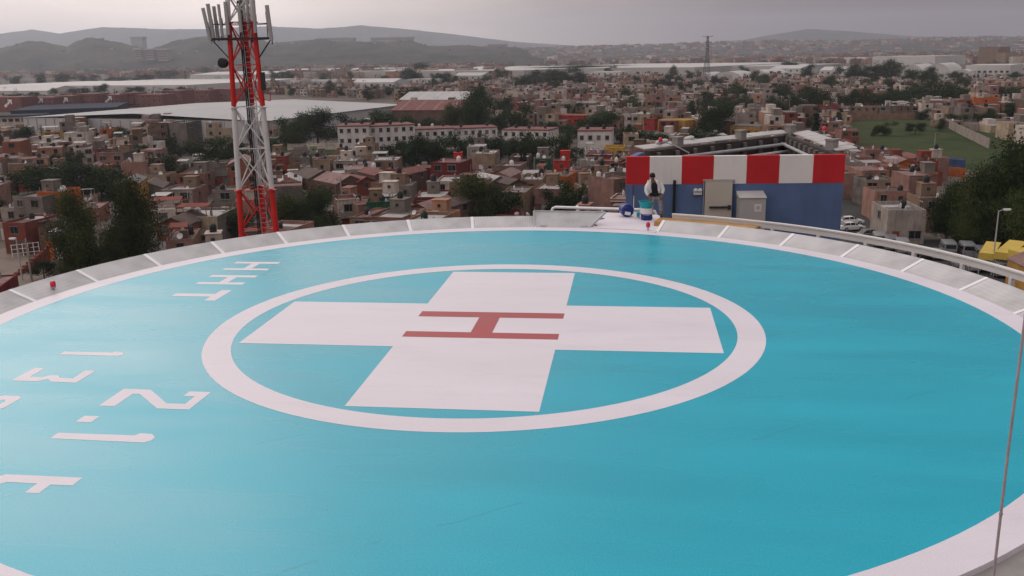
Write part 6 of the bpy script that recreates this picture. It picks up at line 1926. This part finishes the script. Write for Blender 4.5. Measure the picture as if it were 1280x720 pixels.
def utility_pole(px, top, foot, label):
    p = G(px, foot); lo, hi = GZ, 40
    for _ in range(40):
        mid = (lo + hi) / 2
        if pix((p.x, p.y, mid))[1] > top: lo = mid
        else: hi = mid
    h = mid - GZ
    t = thing('utility_pole', None, 'utility pole', (p.x, p.y, GZ), uni(-.4, .4))
    b = MB(); b.tube([(0, 0, 0), (0, 0, h)], [.16, .11], 8); b.build('pole', CONC, t)
    b = MB(); b.bar((-.9, 0, h - .5), (.9, 0, h - .5), .1, .1); b.bar((-.6, 0, h - 1.3), (.6, 0, h - 1.3), .08, .08); b.build('crossarm', BARK, t)
    for x in (-.8, 0, .8):
        b = MB(); b.lathe([(.03, 0), (.06, .04), (.04, .09), (.06, .13), (.02, .2)], 8, (x, 0, h - .45)); b.build('insulator', BARK, t)
    if h > 8:
        b = MB(); b.lathe([(.2, 0), (.24, .05), (.24, .7), (.2, .75)], 10, (.3, 0, h - 2.6)); b.build('transformer', GALV, t)
    later(t, label, (p.x, p.y, GZ + h * .7), 'utility poles', 'utility pole')


for q in ((1166, 166, 204, 'pole in the green field'), (540, 80, 112, 'thin pole beside the round tree on the plain'), (156, 204, 240, 'pole among the houses'), (428, 222, 262, 'pole among the houses'), (494, 196, 236, 'pole among the houses'), (668, 196, 226, 'pole among the houses'), (238, 240, 276, 'pole among the houses'),
          (318, 206, 240, 'pole among the houses'), (40, 298, 352, 'pole by the dirt street'), (1155, 206, 236, 'pole at the container yard'), (986, 118, 146, 'pole among the houses'), (820, 132, 160, 'pole among the houses'), (574, 160, 200, 'pole among the houses'), (120, 168, 196, 'pole among the houses'), (1106, 206, 234, 'pole at the container yard')):
    utility_pole(*q)

# transmission pylon
p = G(883, 101)
py_ = thing('transmission_pylon', 'tall grey lattice pylon for power lines standing on the plain', 'pylon', (p.x, p.y, GZ), .2)
lo, hi = GZ, 60
for _ in range(40):
    mid = (lo + hi) / 2
    if pix((p.x, p.y, mid))[1] > 45: lo = mid
    else: hi = mid
h = mid - GZ
PYL = mat('pylon_steel', (.1, .095, .1), .6, .1, 1.)


def pyw(z): return np.interp(z, [0, h * .6, h], [3.2, 1.1, .7])


b = MB()
for sx in (-1, 1):
    for sy in (-1, 1):
        zs = np.linspace(0, h, 9)
        for z0, z1 in zip(zs, zs[1:]):
            b.bar((sx * pyw(z0), sy * pyw(z0), z0), (sx * pyw(z1), sy * pyw(z1), z1), .3, .3)
b.build('legs_frame', PYL, py_).name = 'frame'
b = MB()
zs = np.linspace(0, h, 13)
for z0, z1 in zip(zs, zs[1:]):
    for s_ in (-1, 1):
        for fl in (-1, 1):
            b.bar((fl * -pyw(z0), s_ * pyw(z0), z0), (fl * pyw(z1), s_ * pyw(z1), z1), .16, .16)
            b.bar((s_ * pyw(z0), fl * -pyw(z0), z0), (s_ * pyw(z1), fl * pyw(z1), z1), .16, .16)
b.build('bracing', PYL, py_)
for f_, l_ in ((.995, 6.2), (.87, 4.5), (.76, 4.5)):
    b = MB()
    for s_ in (-1, 1):
        b.bar((0, 0, h * f_ - 1), (s_ * l_, 0, h * f_), .22, .22); b.bar((0, 0, h * f_), (s_ * l_, 0, h * f_), .22, .22)
    b.build('crossarm', PYL, py_)

# walls round the field, containers, long ochre wall
def wall_run(pts, h, m, label, th=.25):
    t = thing('boundary_wall', label, 'wall')
    for i in range(len(pts) - 1):
        a, c = pts[i], pts[i + 1]
        n_ = max(1, int((c - a).length / 4))
        b = MB()
        for k in range(n_):
            q0, q1 = a.lerp(c, k / n_), a.lerp(c, (k + 1) / n_)
            b.bar(q0 + Vector((0, 0, h / 2)), q1 + Vector((0, 0, h / 2)), th, h)
            b.bar(q0 + Vector((0, 0, (h + .1) / 2)), q0 + Vector((.01, .3, (h + .1) / 2)), .3, h + .1)
        b.build('wall_bay', m, t)
    return t


wall_run([G(1182, 158), G(1196, 166), G(1216, 176), G(1236, 186)], 3.0, WM['pale grey'], 'weathered pale concrete wall running diagonally beside the green field')
wall_run([G(1212, 164), G(1290, 163)], 2.6, WM['pale grey'], 'long low concrete wall behind the rough meadow')
wall_run([G(1050, 151), G(1100, 150), G(1154, 149)], 2.8, WM['tan'], 'long tan wall closing the back of the green field')
wall_run([G(360, 188), G(428, 187)], 2.2, WM['white'], 'long white wall on the grass verge next to the white apartment block')
wall_run([G(1104, 212), G(1150, 217), G(1206, 222)], 2.2, WM['orange'], 'long rust orange wall in front of the freight containers')
for (x0, y0, x1, y1, cname, lb) in ((1113, 209, 1136, 211, 'dark green', 'dark green freight container at the edge of the green field'), (1137, 211, 1164, 213, 'brick red', 'rust red freight container between the green and the blue one'), (1172, 213, 1208, 216, 'blue', 'blue freight container at the edge of the green field'), (1060, 200, 1092, 202, 'brick red', 'long rust red container close behind the striped wall')):
    p0, p1 = G(x0, y0), G(x1, y1)
    d = Vector((p1.x - p0.x, p1.y - p0.y)); w = d.length; rz = math.atan2(d.y, d.x)
    t = thing('freight_container', lb, 'container', (p0.x, p0.y + 3, GZ), rz, 'freight containers')
    b = MB(); b.box(.06, .06, .1, w - .06, 2.4, 2.7)
    for k in range(int(w / .3)):
        b.box(.1 + k * .3, .02, .2, .24 + k * .3, .059, 2.6)
    b.build('body', WM[cname], t)
    b = MB()
    for z in (.0, 2.7):
        b.box(0, 0, z + .002, w, .12, z + .12); b.box(0, 2.34, z + .002, w, 2.46, z + .12)
    for x in (0, w - .12):
        b.box(x, -.004, .125, x + .12, .12, 2.69)
    b.build('frame', WM[cname], t)

# brick stair ramp and fence beside the orange kiosk
RAILW = STEELW
t = thing('steel_fence', 'white steel pipe fence on the brick ramp beside the orange house', 'fence')
a, c = G(16, 322), G(50, 318)
b = MB()
for z in (.6, 1.3, 2.0):
    b.bar(a + Vector((0, 0, z)), c + Vector((0, 0, z)), .07, .07)
b.build('rail', RAILW, t)
for k in range(6):
    q = a.lerp(c, k / 5); b = MB(); b.bar(q, q + Vector((0, 0, 2.1)), .08, .08); b.build('post', RAILW, t)
a, c = G(20, 345), G(62, 330)
b = MB()
for k in range(8):
    q0, q1 = a.lerp(c, k / 8), a.lerp(c, (k + 1) / 8)
    b.bar(q0 + Vector((0, 0, .25 + k * .15)), q1 + Vector((0, 0, .25 + k * .15)), .6, .5 + k * .3)
b.build('stepped_wall', WM['brick red'], None, label='low stepped brick wall along the dirt street', cat='wall')

# ------------------------------------------------------------------ air
hz = MB(); hz.box(-11600, -800, GZ - 1, 11600, 11600, 385)
m = bpy.data.materials.new('haze'); m.use_nodes = True
nt = m.node_tree
for n_ in list(nt.nodes):
    if n_.type != 'OUTPUT_MATERIAL': nt.nodes.remove(n_)
pv = nt.nodes.new('ShaderNodeVolumePrincipled')
pv.inputs['Color'].default_value = (.77, .82, .94, 1)
pv.inputs['Density'].default_value = .0001
pv.inputs['Anisotropy'].default_value = .45
nt.links.new(pv.outputs[0], [n_ for n_ in nt.nodes if n_.type == 'OUTPUT_MATERIAL'][0].inputs['Volume'])
hz.build('haze', m, kind='stuff')

# a small plume of white smoke on the plain below the hills
p = G(128, 89)
b = MB()
sr_ = random.Random(4)
for k in range(9):
    c_ = (sr_.uniform(-16, 16) + k * 2.2 - 8, sr_.uniform(-8, 8), 4 + k * 2.4)
    r_ = sr_.uniform(5, 9)
    b.lathe([(.05, -r_)] + [(r_ * math.sin(PI * q / 8), -r_ * math.cos(PI * q / 8)) for q in range(1, 8)] + [(.05, r_)], 14, c_)
m = bpy.data.materials.new('smoke'); m.use_nodes = True
nt = m.node_tree
for n_ in list(nt.nodes):
    if n_.type != 'OUTPUT_MATERIAL': nt.nodes.remove(n_)
pv = nt.nodes.new('ShaderNodeVolumePrincipled')
pv.inputs['Color'].default_value = (.95, .95, .95, 1); pv.inputs['Density'].default_value = .09
nt.links.new(pv.outputs[0], [n_ for n_ in nt.nodes if n_.type == 'OUTPUT_MATERIAL'][0].inputs['Volume'])
b.build('smoke', m, None, (p.x, p.y, GZ), kind='stuff')

# ------------------------------------------------------------------ sky and light
SUN_EL, SUN_AZ = 30, -40          # azimuth from the viewing direction, negative = to the left
w = bpy.data.worlds.new('World'); sc.world = w; w.use_nodes = True
nt = w.node_tree; N, L = nt.nodes, nt.links
bg = N['Background']
sky = N.new('ShaderNodeTexSky'); sky.sky_type = 'NISHITA'; sky.sun_disc = False
sky.sun_elevation = math.radians(SUN_EL); sky.sun_rotation = math.radians(SUN_AZ)
sky.air_density = 2; sky.dust_density = 4
hs = N.new('ShaderNodeHueSaturation'); hs.inputs['Saturation'].default_value = .3
L.new(sky.outputs[0], hs.inputs['Color'])
tc = N.new('ShaderNodeTexCoord')
sx = N.new('ShaderNodeSeparateXYZ'); L.new(tc.outputs['Generated'], sx.inputs[0])
# cloud deck: brighter to the left of the view, dark to the right
mr = N.new('ShaderNodeMapRange'); mr.inputs['From Min'].default_value = -.6; mr.inputs['From Max'].default_value = .6
L.new(sx.outputs['X'], mr.inputs['Value'])
rp = N.new('ShaderNodeValToRGB')
els = rp.color_ramp.elements
stops = [(0, (8.4, 7.2, 6.7)), (.28, (10.6, 9.1, 8.3)), (.42, (8.6, 7.3, 6.6)), (.54, (4.3, 3.55, 3.3)), (.68, (2.0, 1.5, 1.5)), (.82, (1.2, .85, .88)), (1, (1.1, .82, .85))]
while len(els) < len(stops): els.new(.5)
for e, (p_, c_) in zip(els, stops):
    e.position = p_; e.color = (*c_, 1)
L.new(mr.outputs['Result'], rp.inputs['Fac'])
# overhead the overcast is bright
mz = N.new('ShaderNodeMapRange'); mz.interpolation_type = 'SMOOTHSTEP'; mz.inputs['From Min'].default_value = .3; mz.inputs['From Max'].default_value = .8
L.new(sx.outputs['Z'], mz.inputs['Value'])
mx = N.new('ShaderNodeMix'); mx.data_type = 'RGBA'
L.new(mz.outputs['Result'], mx.inputs[0]); L.new(rp.outputs['Color'], mx.inputs[6]); mx.inputs[7].default_value = (9.4, 8.9, 9.2, 1)
mp = N.new('ShaderNodeMapping'); mp.inputs['Scale'].default_value = (2.2, 2.2, 9)
L.new(tc.outputs['Generated'], mp.inputs['Vector'])
nz = N.new('ShaderNodeTexNoise'); nz.inputs['Scale'].default_value = 1.4; nz.inputs['Detail'].default_value = 5; nz.inputs['Roughness'].default_value = .5
L.new(mp.outputs['Vector'], nz.inputs['Vector'])
r3 = N.new('ShaderNodeMapRange'); r3.inputs['From Min'].default_value = .3; r3.inputs['From Max'].default_value = .7; r3.inputs['To Min'].default_value = .8; r3.inputs['To Max'].default_value = 1.16
L.new(nz.outputs['Fac'], r3.inputs['Value'])
vm = N.new('ShaderNodeVectorMath'); vm.operation = 'SCALE'
L.new(mx.outputs[2], vm.inputs[0]); L.new(r3.outputs['Result'], vm.inputs['Scale'])
# the sun behind the clouds: a broad soft glow
gd = Vector((math.sin(math.radians(-36)) * math.cos(math.radians(24)), math.cos(math.radians(-36)) * math.cos(math.radians(24)), math.sin(math.radians(24))))
dt = N.new('ShaderNodeVectorMath'); dt.operation = 'DOT_PRODUCT'; dt.inputs[1].default_value = gd
nv = N.new('ShaderNodeVectorMath'); nv.operation = 'NORMALIZE'; L.new(tc.outputs['Generated'], nv.inputs[0]); L.new(nv.outputs[0], dt.inputs[0])
mxm = N.new('ShaderNodeMath'); mxm.operation = 'MAXIMUM'; mxm.inputs[1].default_value = 0; L.new(dt.outputs['Value'], mxm.inputs[0])
pw = N.new('ShaderNodeMath'); pw.operation = 'POWER'; pw.inputs[1].default_value = 14; L.new(mxm.outputs[0], pw.inputs[0])
gl = N.new('ShaderNodeVectorMath'); gl.operation = 'SCALE'; gl.inputs[0].default_value = (4.6, 4.2, 3.7); gm = N.new('ShaderNodeMapRange'); gm.interpolation_type = 'SMOOTHSTEP'; gm.inputs['From Min'].default_value = .07; gm.inputs['From Max'].default_value = .3
L.new(sx.outputs['Z'], gm.inputs['Value'])
gx = N.new('ShaderNodeMath'); gx.operation = 'MULTIPLY'; L.new(pw.outputs[0], gx.inputs[0]); L.new(gm.outputs['Result'], gx.inputs[1])
L.new(gx.outputs[0], gl.inputs['Scale'])
ga_ = N.new('ShaderNodeVectorMath'); ga_.operation = 'ADD'; L.new(vm.outputs[0], ga_.inputs[0]); L.new(gl.outputs[0], ga_.inputs[1])
vm = ga_
m2 = N.new('ShaderNodeMix'); m2.data_type = 'RGBA'; m2.inputs[0].default_value = .94
L.new(hs.outputs['Color'], m2.inputs[6]); L.new(vm.outputs[0], m2.inputs[7])
L.new(m2.outputs[2], bg.inputs['Color'])
bg.inputs['Strength'].default_value = .1
sd = bpy.data.lights.new('sun', 'SUN'); sd.energy = .5; sd.angle = math.radians(45); sd.color = (1, .94, .88)
so = bpy.data.objects.new('sun', sd); COL.objects.link(so)
az, el_ = math.radians(SUN_AZ), math.radians(SUN_EL)
sv = Vector((math.sin(az) * math.cos(el_), math.cos(az) * math.cos(el_), math.sin(el_)))
so.rotation_euler = sv.to_track_quat('Z', 'Y').to_euler()
so.location = sv * 100

# ------------------------------------------------------------------ labels: what sets each repeat apart is where it stands
MARKS = [('the lattice tower', 322, 250), ('the twin olive trees', 140, 285), ('the pale warehouse', 300, 150), ('the white apartment row', 560, 178), ('the bushy net-side tree', 598, 250), ('the painter', 812, 240),
         ('the striped wall', 920, 200), ('the green field', 1140, 172), ('the dark grove', 1240, 250), ('the blue door wall', 1045, 250), ('the tallest mid-town tree', 600, 135), ('the lattice pylon', 883, 80), ('the orange red sheds', 745, 152),
         ('the vaulted halls', 1156, 90), ('the broad dark tree', 90, 225), ('the brick blocks', 140, 125), ('the vast factory roofs', 700, 85), ('the street lamp', 1240, 285), ('the rust red hall', 530, 148), ('the yellow canopies', 1250, 320)]
ORD = ['', 'second ', 'third ', 'fourth ', 'fifth ', 'sixth ', 'seventh ', 'eighth ', 'ninth ', 'tenth ', 'eleventh ', 'twelfth ', 'thirteenth ', 'fourteenth ', 'fifteenth ']


def relation(u, v, m):
    dx, dy = u - m[1], v - m[2]
    if abs(dx) > abs(dy) * 1.3:
        return 'right of ' if dx > 0 else 'left of '
    return 'below ' if dy > 0 else 'above '


bucket = {}
solo = {}
for o, base_, (u, v) in LAB:
    solo[base_] = solo.get(base_, 0) + 1
for o, base_, (u, v) in LAB:
    if solo[base_] == 1 and len(base_.split()) >= 5:
        o['label'] = base_
        continue
    mk = min(MARKS, key=lambda m: (u - m[1]) ** 2 + 2.5 * (v - m[2]) ** 2)
    rel = relation(u, v, mk)
    bucket.setdefault((base_, rel, mk[0]), []).append((math.hypot(u - mk[1], v - mk[2]), o))
for (base_, rel, mk), lst in bucket.items():
    lst.sort(key=lambda q: q[0])
    for i, (d_, o) in enumerate(lst):
        o['label'] = base_ + ', ' + (ORD[i] + 'nearest ' if len(lst) > 1 else 'just ') + rel + mk if i < len(ORD) else base_ + ', far ' + rel + mk

# ------------------------------------------------------------------ render settings
sc.view_settings.view_transform = 'Standard'
sc.view_settings.look = 'None'
sc.view_settings.exposure = .2
sc.view_settings.gamma = 1
sc.render.engine = 'CYCLES'
cy = sc.cycles
cy.max_bounces = 6; cy.diffuse_bounces = 3; cy.glossy_bounces = 3; cy.transmission_bounces = 2; cy.volume_bounces = 1
cy.use_denoising = True
cy.sample_clamp_indirect = 6
